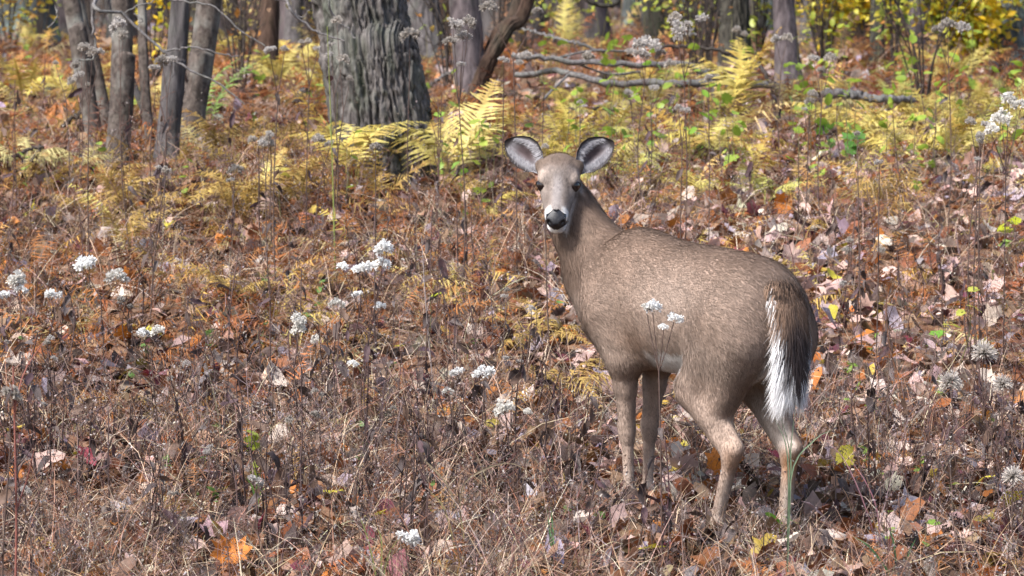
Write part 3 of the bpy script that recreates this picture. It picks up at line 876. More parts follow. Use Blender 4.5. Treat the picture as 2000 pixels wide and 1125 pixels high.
_lm = np.array([[(px - 1000) * TP * solve_d(px, py), solve_d(px, py)] for px, py, _ in LM])
def near(x, d):
    q = np.hypot(_lm[:, 0] - x, (_lm[:, 1] - d) * .7)
    i = int(np.argmin(q))
    r = q[i]
    return ('right by ' if r < .3 else 'close to ' if r < .8 else 'a step from ' if r < 1.7 else 'well away from ') + LM[i][2]
CNT = ['no', 'one', 'two', 'three', 'four', 'five', 'six', 'seven', 'eight', 'nine']

# ------------------------------------------------------------------ single plants
ALB = .70      # everything here is lit by an open sky: keep pigments as dark as they really are
def tint(t, col, seed, var=.1):
    V, F = t[0], t[1]; col = np.array(col) * ALB
    rs = np.random.default_rng(seed)
    c = np.tile(np.array(col), (len(V), 1)) * (1 + rs.normal(0, var, (len(V), 1)))
    if len(t) > 2: c = c * t[2][:, None]
    return np.clip(c, .005, .95)

# ---- fallen leaves that show as single leaves
LG = [
    ('pinkish tan', PINK, 'pinkish tan fallen leaves', 70),
    ('cream-white', CREAM, 'cream fallen leaves', 45),
    ('rust-brown', RUST, 'rust-brown fallen leaves', 55),
    ('bright orange', (.50, .17, .025), 'bright orange fallen leaves', 35),
    ('blackish-brown withered', (.060, .038, .034), 'blackish withered leaves', 35),
    ('lilac-grey', LILAC, 'lilac-grey fallen leaves', 28),
    ('crimson', (.20, .028, .045), 'crimson fallen leaves', 14),
    ('lemon-yellow', (.52, .45, .05), 'lemon-yellow fallen leaves', 18),
]
rs = np.random.default_rng(99)
for gi, (lab, col, grp, cnt) in enumerate(LG):
    ms = []
    for k, kind in enumerate(['maple', 'oak', 'oval', 'maple', 'oak', 'oval']):
        t = leaf_tmpl(kind, 500 + gi * 10 + k, 3)
        me = mesh_np('fallen_leaf', t[0], t[1], tint(t, np.array(col) * rs.uniform(.8, 1.2), gi * 10 + k, .08), smooth=True)
        me.materials.append(m_leaf); ms.append(me)
    for i in range(cnt):
        for _ in range(50):
            px, py = rs.uniform(0, 2000), rs.uniform(330, 1120)
            if gi in (0, 1, 5) and px < 1000 and rs.random() < .6: continue
            if gi == 4 and (py < 650): continue
            if 1030 < px < 1230 and py < 440: continue
            d = solve_d(px, py, .03)
            xx = (px - 1000) * TP * d
            if in_deer(np.array(xx), np.array(d), .20): continue
            break
        sz = rs.uniform(.065, .125) * (1.0 if gi != 6 else .8)
        mk = int(rs.integers(0, 6))
        add_o = add('fallen_leaf', ms[mk], None, None, (xx, d, float(ground_h(xx, d)) + rs.uniform(.02, .07)),
                    (rs.normal(0, .5), rs.normal(-.1, .5), rs.uniform(0, 6.28)), sz)
        tag(add_o, lab + ' ' + ['maple-like', 'oak-like', 'oval'][mk % 3] + ' fallen leaf ' + near(xx, d), 'leaf', grp)

# ---- ferns
YF = [(.66, .53, .13), (.60, .51, .15), (.68, .58, .20), (.58, .44, .10)]
fr_mesh = {}
def fern_mesh(kind, k):
    key = (kind, k)
    if key not in fr_mesh:
        t = frond_tmpl(800 + k * 7 + len(fr_mesh), pairs=24, seg=4, arch=[.55, .9, .30, .7, 1.1][k % 5], droop=[.15, .5, .1, .35, .7][k % 5] + .15 * (k > 4), wmax=[.22, .20, .24, .18, .21][k % 5] * (1 if k < 5 else .82), crumple=(.06 if kind != 'gold' else .18) + .10 * (k > 4))
        col = {'yellow': YF[k % 4], 'pale': (.62, .54, .24), 'gold': (.48, .33, .10), 'green': (.30, .44, .12), 'lime': (.54, .53, .15)}[kind]
        cc = tint(t, np.array(col) * 1.0, k + 40, .12)
        br = np.clip(smoothstep(.45, 1.0, t[0][:, 0]) * (.2 + .5 * (k > 4)) + .5 * (noise3(t[0][:, 0] * 9, t[0][:, 1] * 9, k, 5) > .35), 0, .8)[:, None]
        cc = cc * (1 - br) + cc * np.array([.62, .42, .32]) * br
        me = mesh_np('frond', t[0], t[1], cc)
        me.materials.append(m_fern)
        fr_mesh[key] = me
    return fr_mesh[key]
def fern(px, py, kind, size, nf, label, group=None, d=None, spread=math.pi, az0=None, el=.9, seed=0, h=.0):
    rs = np.random.default_rng(1000 + seed)
    if d is None: d = solve_d(px, py, h)
    b = on_ground(px, py, d)
    o = add('fern', None, loc=b)
    tag(o, label, 'fern', group)
    a0 = rs.uniform(0, 6.28) if az0 is None else az0
    for i in range(nf):
        a = a0 + spread * (2 * (i + .5) / nf - 1) + rs.normal(0, .2)
        add('frond', fern_mesh(kind, int(rs.integers(0, 10))), None, o, (0, 0, 0), (rs.normal(0, .25), -(el + rs.normal(0, .15)), a), size * rs.uniform(.8, 1.15))
    return o
fern(412, 262, 'green', .62, 2, 'fresh green fern standing upright beside the multi-stemmed clump', az0=.4, spread=.25, el=1.25, seed=1)
fern(392, 318, 'pale', .34, 3, 'small pale fern at the foot of the stout clump stem', seed=2)
fern(872, 372, 'yellow', .62, 7, 'large yellow fern with arching fronds at the foot of the great trunk', az0=1.6, spread=1.8, el=.95, seed=3)
fern(690, 372, 'yellow', .60, 6, 'yellow and gold fern at the clump-side foot of the great trunk', az0=1.7, spread=1.7, el=1.0, seed=4)
fern(735, 300, 'gold', .42, 4, 'withered golden fern clinging against the great furrowed trunk', d=d_big - .75, el=1.1, seed=5)
fern(1108, 118, 'yellow', .62, 2, 'single bright yellow frond standing upright before the purplish trunk', az0=.9, spread=.3, el=1.35, seed=6)
fern(1436, 268, 'yellow', .72, 5, 'tall pale yellow fern behind the back of the doe', az0=1.3, spread=1.5, el=1.15, seed=7)
fern(1385, 320, 'yellow', .55, 7, 'broad spreading yellow fern behind the doe ears', seed=8, el=.7)
fern(1500, 400, 'lime', .40, 6, 'lime-yellow fern growing low behind the rump', seed=9, el=.55)
fern(1345, 395, 'yellow', .36, 6, 'low yellow fern just above the back of the doe', seed=10, el=.6)
fern(480, 445, 'gold', .46, 9, 'dense golden fern clump alone on the brown slope', seed=11, el=.8)
fern(495, 400, 'yellow', .34, 4, 'small lemon yellow fern above the golden clump', seed=12, el=.7)
fern(140, 345, 'pale', .42, 6, 'pale cream fern drooping in front of the clump', seed=13, el=.5)
fern(50, 365, 'pale', .46, 5, 'pale cream fern beside the crooked dark branch', seed=14, el=.55)
fern(455, 610, 'gold', .34, 6, 'golden fern tuft low in the dry grass', seed=15, el=.8)
fern(240, 500, 'gold', .36, 5, 'thin golden fern among the straw', seed=16, el=.8)
fern(960, 440, 'yellow', .30, 4, 'little yellow fern beside the muzzle of the doe', seed=17, el=.8)
fern(1060, 690, 'gold', .34, 6, 'golden-brown fern on the ground before the chest of the doe', seed=18, el=.6)
fern(1110, 790, 'gold', .34, 6, 'rusty gold fern beside the left foreleg of the doe', seed=19, el=.55)
fern(1700, 420, 'gold', .40, 7, 'olive-gold fern mound on the open leaf litter', seed=20, el=.7)
fern(1790, 330, 'yellow', .50, 6, 'yellow fern arching before the weathered log', seed=21, el=.7)
fern(1660, 300, 'yellow', .50, 7, 'yellow fern below the short piece of wood', seed=22, el=.75)
fern(1590, 250, 'pale', .50, 6, 'pale yellow fern beside the flared foot of the slender trunk', seed=23, el=.7)
rs = np.random.default_rng(12)
RF = [(1000, 2000, 150, 345, 'yellow', .38, 62, 'yellow fern', 'yellow ferns on the slope'),
      (520, 1000, 190, 420, 'gold', .38, 22, 'small golden fern', 'golden ferns around the great trunk'),
      (0, 520, 180, 430, 'gold', .36, 26, 'withered gold fern', 'withered gold ferns'),
      (1000, 2000, 120, 400, 'lime', .34, 24, 'small yellow-green fern', 'yellow-green ferns'),
      (0, 640, 110, 230, 'yellow', .44, 22, 'far yellow fern', 'far yellow ferns')]
sd_ = 100
for x0, x1, y0, y1, kind, size, cnt, lab, grp in RF:
    for i in range(cnt):
        sd_ += 1
        px, py = rs.uniform(x0, x1), y0 + (y1 - y0) * rs.random() ** .8
        d = solve_d(px, py)
        nf = int(rs.integers(3, 7))
        fern(px, py, kind, size * rs.uniform(.6, 1.15), nf, lab + ' with ' + CNT[nf] + ' fronds ' + near((px - 1000) * TP * d, d), grp, d=d, el=rs.uniform(.35, 1.1), seed=sd_)

# ---- plants with white seed heads
def head_tmpl(seed, k=12, flat=.8, bris=30, blen=.185):
    rs = np.random.default_rng(seed)
    V, F, C = [], [], []
    for i in range(k):
        a = rs.uniform(0, 6.28); r = math.sqrt(rs.random()) * .36
        c = np.array([r * math.cos(a), r * math.sin(a), flat * (.36 - r) + rs.uniform(-.08, .08)])
        base = rs.uniform(.86, 1.1)
        for j in range(bris):
            v = rs.normal(0, 1, 3) + [0, 0, .5]; v /= np.linalg.norm(v)
            w = np.cross(v, rs.normal(0, 1, 3)); w /= np.linalg.norm(w)
            L = blen * rs.uniform(.6, 1.1)
            o = len(V)
            V += [c + w * .006, c + v * L + w * .034, c + v * L * 1.05 - w * .034]
            C += [.70 * base, base, base]
            F.append((o, o + 1, o + 2))
        o = len(V)
        # short stalk of the floret
        V += [c + [.008, 0, 0], c - [.008, 0, 0], [c[0] * .25, c[1] * .25, -.28]]; C += [.35, .35, .2]
        F.append((o, o + 1, o + 2))
    return np.array(V), np.array(F), np.array(C)
def burr_tmpl(seed, n=620):
    rs = np.random.default_rng(seed)
    V, F, C = [], [], []
    for j in range(n):
        v = rs.normal(0, 1, 3); v /= np.linalg.norm(v)
        if v[2] < -.75: continue
        w = np.cross(v, rs.normal(0, 1, 3)); w /= np.linalg.norm(w)
        inner = rs.random() < .25
        L = .5 * rs.uniform(.5, 1.05) * (.5 if inner else 1)
        o = len(V)
        V += [v * .06 + w * .02, v * .06 - w * .02, v * L + w * .012, v * L - w * .012]
        cc = (.35 if inner else rs.uniform(.8, 1.1))
        C += [.35, .35, cc, cc]
        F += [(o, o + 1, o + 2), (o + 1, o + 3, o + 2)]
    return np.array(V), np.array(F), np.array(C)
head_me = {}
def head_mesh(kind, k):
    key = (kind, k)
    if key not in head_me:
        if kind == 'burr':
            t = burr_tmpl(900 + k); col = (.88, .80, .72)
        else:
            t = head_tmpl(900 + k, k=[12, 16, 9, 14][k % 4], flat=[.7, .9, .6, .8][k % 4])
            col = {'white': (1.15, 1.14, 1.11), 'grey': (.66, .615, .575)}[kind]
        col = np.array(col) * [1.0, .82, .93, .72, 1.02, .88][k % 6] * (np.array([1, .97, .92]) if k % 2 else 1)
        me = mesh_np('seed_head', t[0], t[1], tint(t, col, k, .06)); me.materials.append(m_fluff)
        head_me[key] = me
    return head_me[key]
curl = []
for k in range(5):
    t = leaf_tmpl('oval', 640 + k, 2)
    v = t[0].copy(); v[:, 1] *= .6; v[:, 2] += -.5 * v[:, 0] ** 2
    me = mesh_np('withered_leaf', v, t[1], tint(t, [(.060, .042, .040), (.085, .055, .045), (.14, .085, .06), (.11, .085, .08), (.075, .04, .045)][k], k, .1), smooth=True)
    me.materials.append(m_leaf); curl.append(me)
def stalk_mesh(path, r0, r1, col, seed, n=14, k=5):
    c = curve_pts(path, n)
    V, F = sweep(c, np.linspace(r0, r1, n), k)
    rs = np.random.default_rng(seed)
    C = np.tile(np.array(col) * .75, (len(V), 1)) * (1 + rs.normal(0, .12, (len(V), 1)))
    me = mesh_np('stalk', V, F, np.clip(C, .005, .9), smooth=True); me.materials.append(m_stem)
    return me
wseed = 0
def white_plant(heads, h, label, group=None, kind='white', d=None, lean=0, leaves=3, stem=(.085, .055, .045), name='seeding_plant'):
    """heads: (px, py, width px); h: height of the topmost head above ground"""
    global wseed
    wseed += 1
    rs = np.random.default_rng(2000 + wseed)
    hp = max(heads, key=lambda a: a[1])
    if d is None: d = solve_d(hp[0], hp[1], h)
    pts = [P(a[0], a[1], d + rs.normal(0, .03)) for a in heads]
    cx = np.mean([p[0] for p in pts])
    b = np.array([cx + lean + rs.normal(0, .02), d, 0.0]); b[2] = float(ground_h(b[0], b[1]))
    o = add(name, None, loc=b)
    tag(o, label, 'plant', group)
    zt = min(p[2] for p in pts)
    fork = np.array([cx, d, b[2] + (zt - b[2]) * .82]) - b
    add('stalk', stalk_mesh([[0, 0, -.03], fork * .5 + [rs.normal(0, .012), 0, 0], fork], .0030, .0022, stem, wseed), None, o)
    for p, a in zip(pts, heads):
        w = a[2] * TP * d
        q = p - b
        add('stalk', stalk_mesh([fork, (fork * .45 + q * .55) + [0, 0, -.01], q - [0, 0, w * .2]], .0018, .0012, stem, wseed + 7, 8, 4), None, o)
        kk = int(rs.integers(0, 6 if kind != 'burr' else 3))
        add('seed_head', head_mesh(kind, kk), None, o, q, (rs.normal(0, .2), rs.normal(0, .2), rs.uniform(0, 6.28)), w * (1.05 if kind != 'burr' else 1.0))
    for i in range(leaves):
        t = rs.uniform(.25, .9)
        add('withered_leaf', curl[int(rs.integers(0, 5))], None, o, fork * t, (rs.normal(0, .5), rs.uniform(.2, 1.0), rs.uniform(0, 6.28)), rs.uniform(.03, .06))
    return o
W = white_plant
W([(750, 488, 50), (708, 526, 46), (746, 520, 46), (670, 523, 30), (742, 600, 28)], .48, 'tallest white-headed plant, five fluffy heads, in the grass before the doe', stem=(.10, .06, .05))
W([(658, 595, 34), (697, 575, 24)], .34, 'two small white fluffy heads below the five-headed plant')
W([(577, 630, 46), (583, 646, 34)], .38, 'low white-headed plant with a rounded double head in the stalks')
W([(165, 516, 52), (228, 543, 50)], .42, 'white-headed plant with two long drooping heads in straw')
W([(40, 552, 56), (42, 568, 30)], .40, 'big double white head in the straw')
W([(108, 578, 42)], .36, 'single flat white head beside the big double head')
W([(4, 577, 34)], .40, 'white fluffy head behind the big double head')
W([(278, 652, 32), (310, 650, 34)], .36, 'greyish white pair of heads over dark grass', kind='white')
W([(690, 712, 24)], .30, 'tiny single white head beside a small green leaf')
W([(616, 663, 24)], .32, 'small single white head beside the rounded double head')
W([(893, 727, 34), (875, 766, 26)], .34, 'loose white head with a smaller one below before the doe')
W([(945, 728, 50)], .34, 'ragged white head among stalks before the foreleg')
W([(985, 800, 46), (1030, 806, 22)], .34, 'bright ragged white head with faint companion near the foreleg')
W([(793, 1053, 60)], .26, 'large bright white fluffy head low down the slope')
W([(1275, 603, 44), (1262, 600, 24), (1316, 622, 38), (1296, 640, 22)], .62, 'white seed heads held against the flank of the doe', d=11.25, leaves=5)
W([(1922, 688, 56)], .34, 'largest bristly thistle-like head beyond the tail of the doe', kind='burr')
W([(1856, 746, 54)], .32, 'bristly seed head with brown centre by the pale lobed leaves', kind='burr')
W([(1958, 750, 46)], .32, 'dull bristly seed head on a dark stalk', kind='burr')
W([(1978, 930, 50)], .30, 'white starry seed head low in the dark tangle', kind='burr')
W([(1970, 195, 44), (1993, 207, 36), (1958, 235, 50), (1937, 256, 34)], 1.05, 'tall plant with a slanting chain of grey-white heads', d=14.5)
W([(165, 98, 34), (180, 104, 30), (195, 102, 22), (150, 130, 28)], .95, 'tall grey-headed plant before the outer leaning clump stem', kind='grey')
W([(232, 52, 46), (240, 70, 30)], 1.0, 'grey ragged head in front of the upright clump stem', kind='grey')
W([(318, 122, 34), (336, 116, 26)], .85, 'grey head hanging on a stalk before the fissured clump stem', kind='grey')
W([(520, 282, 40), (493, 274, 22)], .55, 'grey ball-shaped head between the clump and the great trunk', kind='grey')
W([(527, 98, 28), (556, 97, 20)], 1.0, 'pair of grey heads on tall stalks before the lone brown trunk', kind='grey')
W([(460, 333, 34), (452, 352, 20)], .40, 'small pale head low between the clump and golden fern', kind='grey')
W([(622, 274, 30), (645, 280, 24)], .50, 'small pale heads at the foot of the great trunk', kind='grey')
W([(683, 155, 18), (658, 42, 26)], .9, 'small pale heads in front of the great trunk bark', kind='grey', d=16.8)
W([(885, 48, 44), (915, 45, 40), (878, 82, 30), (905, 74, 36), (900, 126, 22)], .95, 'many-headed grey plant between the great trunk and crooked tree', kind='grey')
W([(800, 70, 44)], .9, 'single grey head against the edge of the great trunk', kind='grey', d=16.9)
W([(955, 15, 38), (1050, 22, 24)], 1.1, 'grey heads beside the crooked brown stem', kind='grey')
W([(1262, 90, 60), (1252, 108, 40), (1290, 105, 26), (1232, 100, 24)], .75, 'dense grey-white head cluster above the fallen branches', kind='grey')
W([(1335, 55, 52), (1318, 38, 34), (1368, 38, 34), (1325, 75, 26)], .95, 'grey-white heads crowded beside the dark mossy trunk', kind='grey')
W([(1150, 112, 30), (1026, 108, 30), (1014, 122, 24)], .6, 'scattered grey heads above the low fallen branch', kind='grey')
W([(1278, 172, 24), (1225, 180, 22), (1310, 128, 28)], .5, 'small grey heads below the fallen branches', kind='grey')
W([(1590, 115, 28), (1622, 115, 30), (1605, 140, 24)], .7, 'small grey heads beside the slender purplish trunk', kind='grey')
W([(1850, 50, 40), (1880, 55, 36), (1830, 58, 24)], .95, 'grey heads against the bright yellow bush', kind='grey')
W([(1440, 60, 24), (1455, 68, 18)], .8, 'two grey heads in front of the dark mossy trunk', kind='grey', d=22)
W([(1655, 490, 26), (1718, 492, 26)], .25, 'low bluish-grey heads in the litter behind the rump', kind='grey')
W([(1645, 555, 20), (1660, 470, 18)], .25, 'tiny grey heads beside the rump of the doe', kind='grey')
W([(500, 940, 36)], .28, 'dull grey ball head in the near stalks', kind='grey')
W([(20, 775, 50)], .55, 'blurred grey head on a dark stalk by the reddish stem', kind='grey', d=9.6)
rs = np.random.default_rng(77)
for i in range(22):
    px, py = rs.uniform(0, 2000), rs.uniform(40, 330)
    nh = int(rs.integers(1, 4)); hh = rs.uniform(.5, .9); d_ = solve_d(px, py, hh)
    W([(px + rs.normal(0, 14), py + rs.normal(0, 8), rs.uniform(14, 28)) for _ in range(nh)], hh, 'dull grey plant with ' + CNT[nh] + ' small seed head' + ('s ' if nh > 1 else ' ') + near((px - 1000) * TP * d_, d_), 'dull grey-headed plants', kind='grey', leaves=2)
for i in range(16):
    px, py = rs.uniform(0, 1050), rs.uniform(560, 1000)
    nh = int(rs.integers(1, 3)); hh = rs.uniform(.22, .36); d_ = solve_d(px, py, hh)
    W([(px + rs.normal(0, 14), py + rs.normal(0, 8), rs.uniform(14, 24)) for _ in range(nh)], hh, 'faded low plant with ' + CNT[nh] + ' grey-brown seed head' + ('s ' if nh > 1 else ' ') + near((px - 1000) * TP * d_, d_), 'faded low seed heads', kind='grey', leaves=2)

# ---- dark dead stalks
def stalk_plant(px, py0, top, label, group=None, d=None, lean=None, col=(.070, .043, .036), r=.0032, leaves=5, twigs=3, seed=0):
    rs = np.random.default_rng(3000 + seed)
    if d is None: d = solve_d(px, py0)
    b = on_ground(px, py0, d)
    o = add('dead_stalk', None, loc=b); tag(o, label, 'plant', group)
    tp = np.array([lean if lean is not None else rs.normal(0, .10) * top, rs.normal(0, .05), top])
    md = tp * .5 + rs.normal(0, .018, 3)
    add('stem', stalk_mesh([[0, 0, -.03], md, tp], r, r * .45, col, seed), None, o)
    for i in range(twigs):
        t = rs.uniform(.45, .95); p = tp * t + (md - tp * .5) * (1 - abs(2 * t - 1))
        v = np.array([rs.normal(0, .6), rs.normal(0, .6), rs.uniform(.4, 1)]); v *= top * rs.uniform(.12, .25) / np.linalg.norm(v)
        add('twig', stalk_mesh([p, p + v * .5 + rs.normal(0, .006, 3), p + v], r * .5, r * .25, col, seed + i, 6, 4), None, o)
    for i in range(leaves):
        t = rs.uniform(.15, .95); p = tp * t + (md - tp * .5) * (1 - abs(2 * t - 1))
        add('withered_leaf', curl[int(rs.integers(0, 5))], None, o, p, (rs.normal(0, .6), rs.uniform(-.2, 1.2), rs.uniform(0, 6.28)), rs.uniform(.030, .080))
    return o
stalk_plant(1790, 835, .47, 'tall brown stem leaning towards the tail of the doe', lean=-.10, col=(.13, .062, .035), leaves=2, seed=1)
stalk_plant(850, 790, .60, 'tall pale grey dead stem standing before the doe', lean=-.05, col=(.24, .20, .19), leaves=1, seed=2)
stalk_plant(655, 430, 1.05, 'tall green-stemmed stalk in front of the great trunk', lean=-.03, col=(.20, .24, .06), leaves=2, twigs=1, seed=3, d=16.3)
stalk_plant(2003, 420, .85, 'tall reddish stem by the star-leaved plant', lean=-.02, col=(.17, .05, .04), leaves=2, seed=4)
stalk_plant(15, 1210, .80, 'blurred thick reddish stem in the near tangle', lean=.02, col=(.24, .09, .07), r=.0045, leaves=3, seed=5, d=9.7)
stalk_plant(1230, 1010, .30, 'thin dark stalk crossing the left foreleg of the doe', lean=.05, seed=6, d=11.3, leaves=4)
stalk_plant(1285, 990, .36, 'thin purplish stalk rising before the belly of the doe', lean=.02, col=(.10, .05, .055), seed=7, d=11.4, leaves=3)
rs = np.random.default_rng(31)
SG = [(0, 1180, 830, 1120, .18, .40, 110, (.055, .034, .032), 'dark dead stalk', 'dark stalks in the near undergrowth', 6),
      (0, 1050, 560, 830, .22, .48, 48, (.085, .052, .046), 'slim stalk', 'slim stalks in the mid-slope grass', 4),
      (1620, 2000, 480, 1100, .15, .40, 60, (.085, .050, .042), 'brown dead stalk', 'brown dead stalks in the litter', 4),
      (1200, 2000, 180, 480, .22, .45, 26, (.090, .058, .048), 'thin dark stalk', 'thin stalks in the ferns behind the doe', 3),
      (0, 1000, 180, 520, .28, .65, 36, (.090, .050, .040), 'thin reddish-brown stalk', 'thin reddish stalks around the trunks', 3),
      (1150, 1640, 1020, 1120, .08, .18, 22, (.10, .070, .062), 'short dead stalk', 'short stalks at the feet of the doe', 4)]
sn = 50
for x0, x1, y0, y1, h0, h1, cnt, col, lab, grp, lv in SG:
    for i in range(cnt):
        sn += 1
        px, py = rs.uniform(x0, x1), rs.uniform(y0, y1)
        d = solve_d(px, py); xx = (px - 1000) * TP * d
        if in_deer(np.array(xx), np.array(d), .2): continue
        top = rs.uniform(h0, h1)
        if by_deer(np.array(xx), np.array(d)) and y0 < 1000: top *= .35
        nl_ = int(rs.integers(1, lv + 1))
        stalk_plant(px, py, top, lab + ' with ' + CNT[nl_] + ' shrivelled ' + ('leaf ' if nl_ == 1 else 'leaves ') + near(xx, d), grp, d=d, col=np.array(col) * rs.uniform(.7, 1.4), leaves=nl_, twigs=int(rs.integers(1, 5)), seed=sn, r=rs.uniform(.0022, .0042))

# ---- green and yellow leafy plants
gl = {}
def green_leaf(col, k):
    key = (col, k)
    if key not in gl:
        t = leaf_tmpl('oval' if k != 2 else 'maple', 700 + k, 2)
        v = t[0].copy(); v[:, 2] *= .45
        me = mesh_np('leaf', v, t[1], tint(t, col, k, .08), smooth=True); me.materials.append(m_green); gl[key] = me
    return gl[key]
GREEN, LIME, YEL, DEEP = (.12, .26, .045), (.30, .42, .05), (.54, .45, .04), (.05, .16, .05)
def leafy(px, py, top, nl, size, col, label, group=None, d=None, seed=0):
    rs = np.random.default_rng(4000 + seed)
    if d is None: d = solve_d(px, py)
    b = on_ground(px, py, d)
    o = add('leafy_plant', None, loc=b); tag(o, label, 'plant', group)
    tp = np.array([rs.normal(0, .08) * top, rs.normal(0, .04), top])
    add('stem', stalk_mesh([[0, 0, -.02], tp * .5 + rs.normal(0, .01, 3), tp], .0026, .0012, (.13, .12, .05), seed), None, o)
    for i in range(nl):
        t = rs.uniform(.25, 1.0) if i else 1.0
        add('leaf', green_leaf(col, int(rs.integers(0, 4))), None, o, tp * t, (rs.normal(0, .5), rs.normal(.1, .5), rs.uniform(0, 6.28)), size * rs.uniform(.7, 1.25))
    return o
leafy(1652, 370, .24, 3, .11, (.10, .24, .04), 'small plant with broad upright fresh green leaves behind the rump', seed=1)
leafy(1625, 345, .20, 2, .085, (.14, .32, .04), 'small bright green two-leaved plant by the pale fern', seed=2)
leafy(1350, 345, .42, 5, .070, (.22, .40, .04), 'bright green leafy sprig behind the doe ears', seed=3)
leafy(1278, 330, .52, 6, .062, (.20, .36, .05), 'tall green leafy sprig above the back of the doe', seed=4)
leafy(1362, 325, .30, 2, .07, (.10, .22, .09), 'bluish-green rounded leaf plant behind the doe', seed=5)
leafy(1232, 400, .32, 4, .060, (.20, .34, .05), 'small green plant close behind the doe ear', seed=6)
leafy(912, 470, .36, 6, .055, (.24, .40, .06), 'fresh green sprig beside the doe face', seed=7)
leafy(870, 395, .42, 6, .055, (.27, .42, .06), 'green leafy sprig beneath the large yellow fern', seed=8)
leafy(835, 690, .20, 1, .060, (.50, .55, .05), 'single lime-yellow oval leaf on a stalk before the doe', seed=9)
leafy(1972, 490, .14, 3, .075, (.55, .60, .03), 'bright yellow-green star-shaped leaf plant in the litter', seed=10)
leafy(1975, 525, .12, 2, .060, (.34, .52, .10), 'pale green small leaf plant below the star-shaped leaf', seed=11)
leafy(1870, 745, .30, 4, .065, (.52, .54, .10), 'pale yellow lobed leaf plant beside the bristly heads', seed=12)
leafy(1828, 700, .10, 2, .060, (.18, .40, .04), 'curled bright green leaf in the litter beyond the tail', seed=13)
leafy(1135, 1035, .04, 2, .075, (.14, .26, .06), 'low green oval leaves on the ground by the forefeet', seed=14)
leafy(500, 985, .20, 7, .045, (.36, .42, .06), 'small yellow and green tuft by the short grass tuft', seed=15)
leafy(555, 470, .30, 2, .060, (.52, .44, .08), 'pale yellow oval leaves hanging on a dark stalk', seed=16)
leafy(660, 350, .50, 4, .075, (.56, .52, .05), 'yellow broad-leaved sprig at the foot of the great trunk', seed=17)
leafy(945, 160, .50, 7, .065, (.38, .46, .07), 'green climbing leaves on the crooked brown stem', d=17.3, seed=18)
leafy(1530, 1075, .10, 4, .06, (.20, .42, .05), 'bright green blade-leaved tuft below the hind hoof', seed=19)
leafy(1810, 1110, .12, 5, .05, (.24, .40, .06), 'green seedling under the mauve grass stems', seed=20)
rs = np.random.default_rng(41)
GG = [(1000, 2000, 190, 400, LIME, 64, 'lime-green seedling', 'lime seedlings behind the doe', .058, .48),
      (1150, 1800, 60, 190, (.40, .46, .05), 40, 'yellow-green sapling sprig', 'yellow-green sprigs in the upper brush', .045, .75),
      (0, 980, 150, 420, (.30, .40, .06), 30, 'mid-green seedling', 'mid-green seedlings', .05, .35),
      (0, 1150, 560, 1110, (.16, .28, .07), 26, 'little green weed', 'little green weeds in the near tangle', .034, .10),
      (1600, 2000, 420, 1110, (.24, .36, .06), 18, 'little yellow-green weed', 'little yellow-green weeds', .036, .10)]
gn = 60
for x0, x1, y0, y1, col, cnt, lab, grp, size, top in GG:
    for i in range(cnt):
        gn += 1
        px, py = rs.uniform(x0, x1), rs.uniform(y0, y1)
        d = solve_d(px, py); xx = (px - 1000) * TP * d
        if in_deer(np.array(xx), np.array(d), .2): continue
        nl_ = int(rs.integers(2, 7))
        leafy(px, py, top * rs.uniform(.5, 1.2), nl_, size * (d / 17) ** .5, col, lab + ' with ' + CNT[nl_] + ' leaves ' + near(xx, d), grp, d=d, seed=gn)

# ---- long grass blades
def grass_tuft(px, py, blades_, label, col, d=None, w=.007):
    if d is None: d = solve_d(px, py)
    b = on_ground(px, py, d)
    o = add('grass_tuft', None, loc=b); tag(o, label, 'grass')
    for i, pth in enumerate(blades_):
        pts = curve_pts(np.array([np.zeros(3)] + [P(x, y, d + dz) - b for x, y, dz in pth]), 14)
        tg = np.gradient(pts, axis=0); tg /= np.linalg.norm(tg, axis=1)[:, None]
        sd = np.cross(tg, np.array([.3, -1, .2])); sd /= np.linalg.norm(sd, axis=1)[:, None]
        ww = (w / 2 * np.interp(np.linspace(0, 1, 14), [0, .2, .6, 1], [.7, 1, .9, .05]))[:, None]
        V = np.concatenate([pts + sd * ww, pts + np.array([0, .25 * w, 0]), pts - sd * ww]).reshape(3, 14, 3).transpose(1, 0, 2).reshape(-1, 3)
        F = []
        for s in range(13):
            for j in range(2):
                F.append((3 * s + j, 3 * s + j + 1, 3 * s + j + 4, 3 * s + j + 3))
        me = mesh_np('blade', V, np.array(F), np.tile(.65 * np.array(col) * (1 + .15 * (i % 3 - 1)), (len(V), 1)), smooth=True)
        me.materials.append(m_green)
        add('blade', me, None, o)
grass_tuft(1540, 1085, [[(1543, 960, 0), (1542, 880, 0), (1520, 800, -.02)], [(1544, 940, 0), (1545, 870, 0), (1556, 780, 0)], [(1545, 930, 0), (1590, 860, 0), (1630, 838, 0)], [(1540, 960, 0), (1535, 870, 0), (1512, 815, 0)]],
           'pale blue-green long grass blades before the right hind leg', (.30, .40, .24), d=11.0, w=.0045)
grass_tuft(1082, 1140, [[(1080, 1060, 0), (1076, 985, 0)], [(1078, 1080, 0), (1068, 990, 0)]], 'upright green grass blades by the forefeet', (.20, .40, .16), d=11.0, w=.009)
grass_tuft(1725, 1130, [[(1700, 1020, 0), (1650, 900, .1), (1600, 850, .2)], [(1715, 1010, 0), (1690, 940, .1), (1640, 870, .2)], [(1740, 1040, 0), (1720, 1000, 0)]], 'arching mauve-red grass stems beyond the hind leg', (.26, .11, .13), d=11.2, w=.004)
grass_tuft(1760, 1150, [[(1700, 1070, 0), (1660, 1045, 0)], [(1745, 1060, 0), (1735, 1030, 0)], [(1775, 1080, 0), (1790, 1050, 0)]], 'dark green grass blades under the mauve stems', (.10, .20, .08), d=10.9, w=.007)
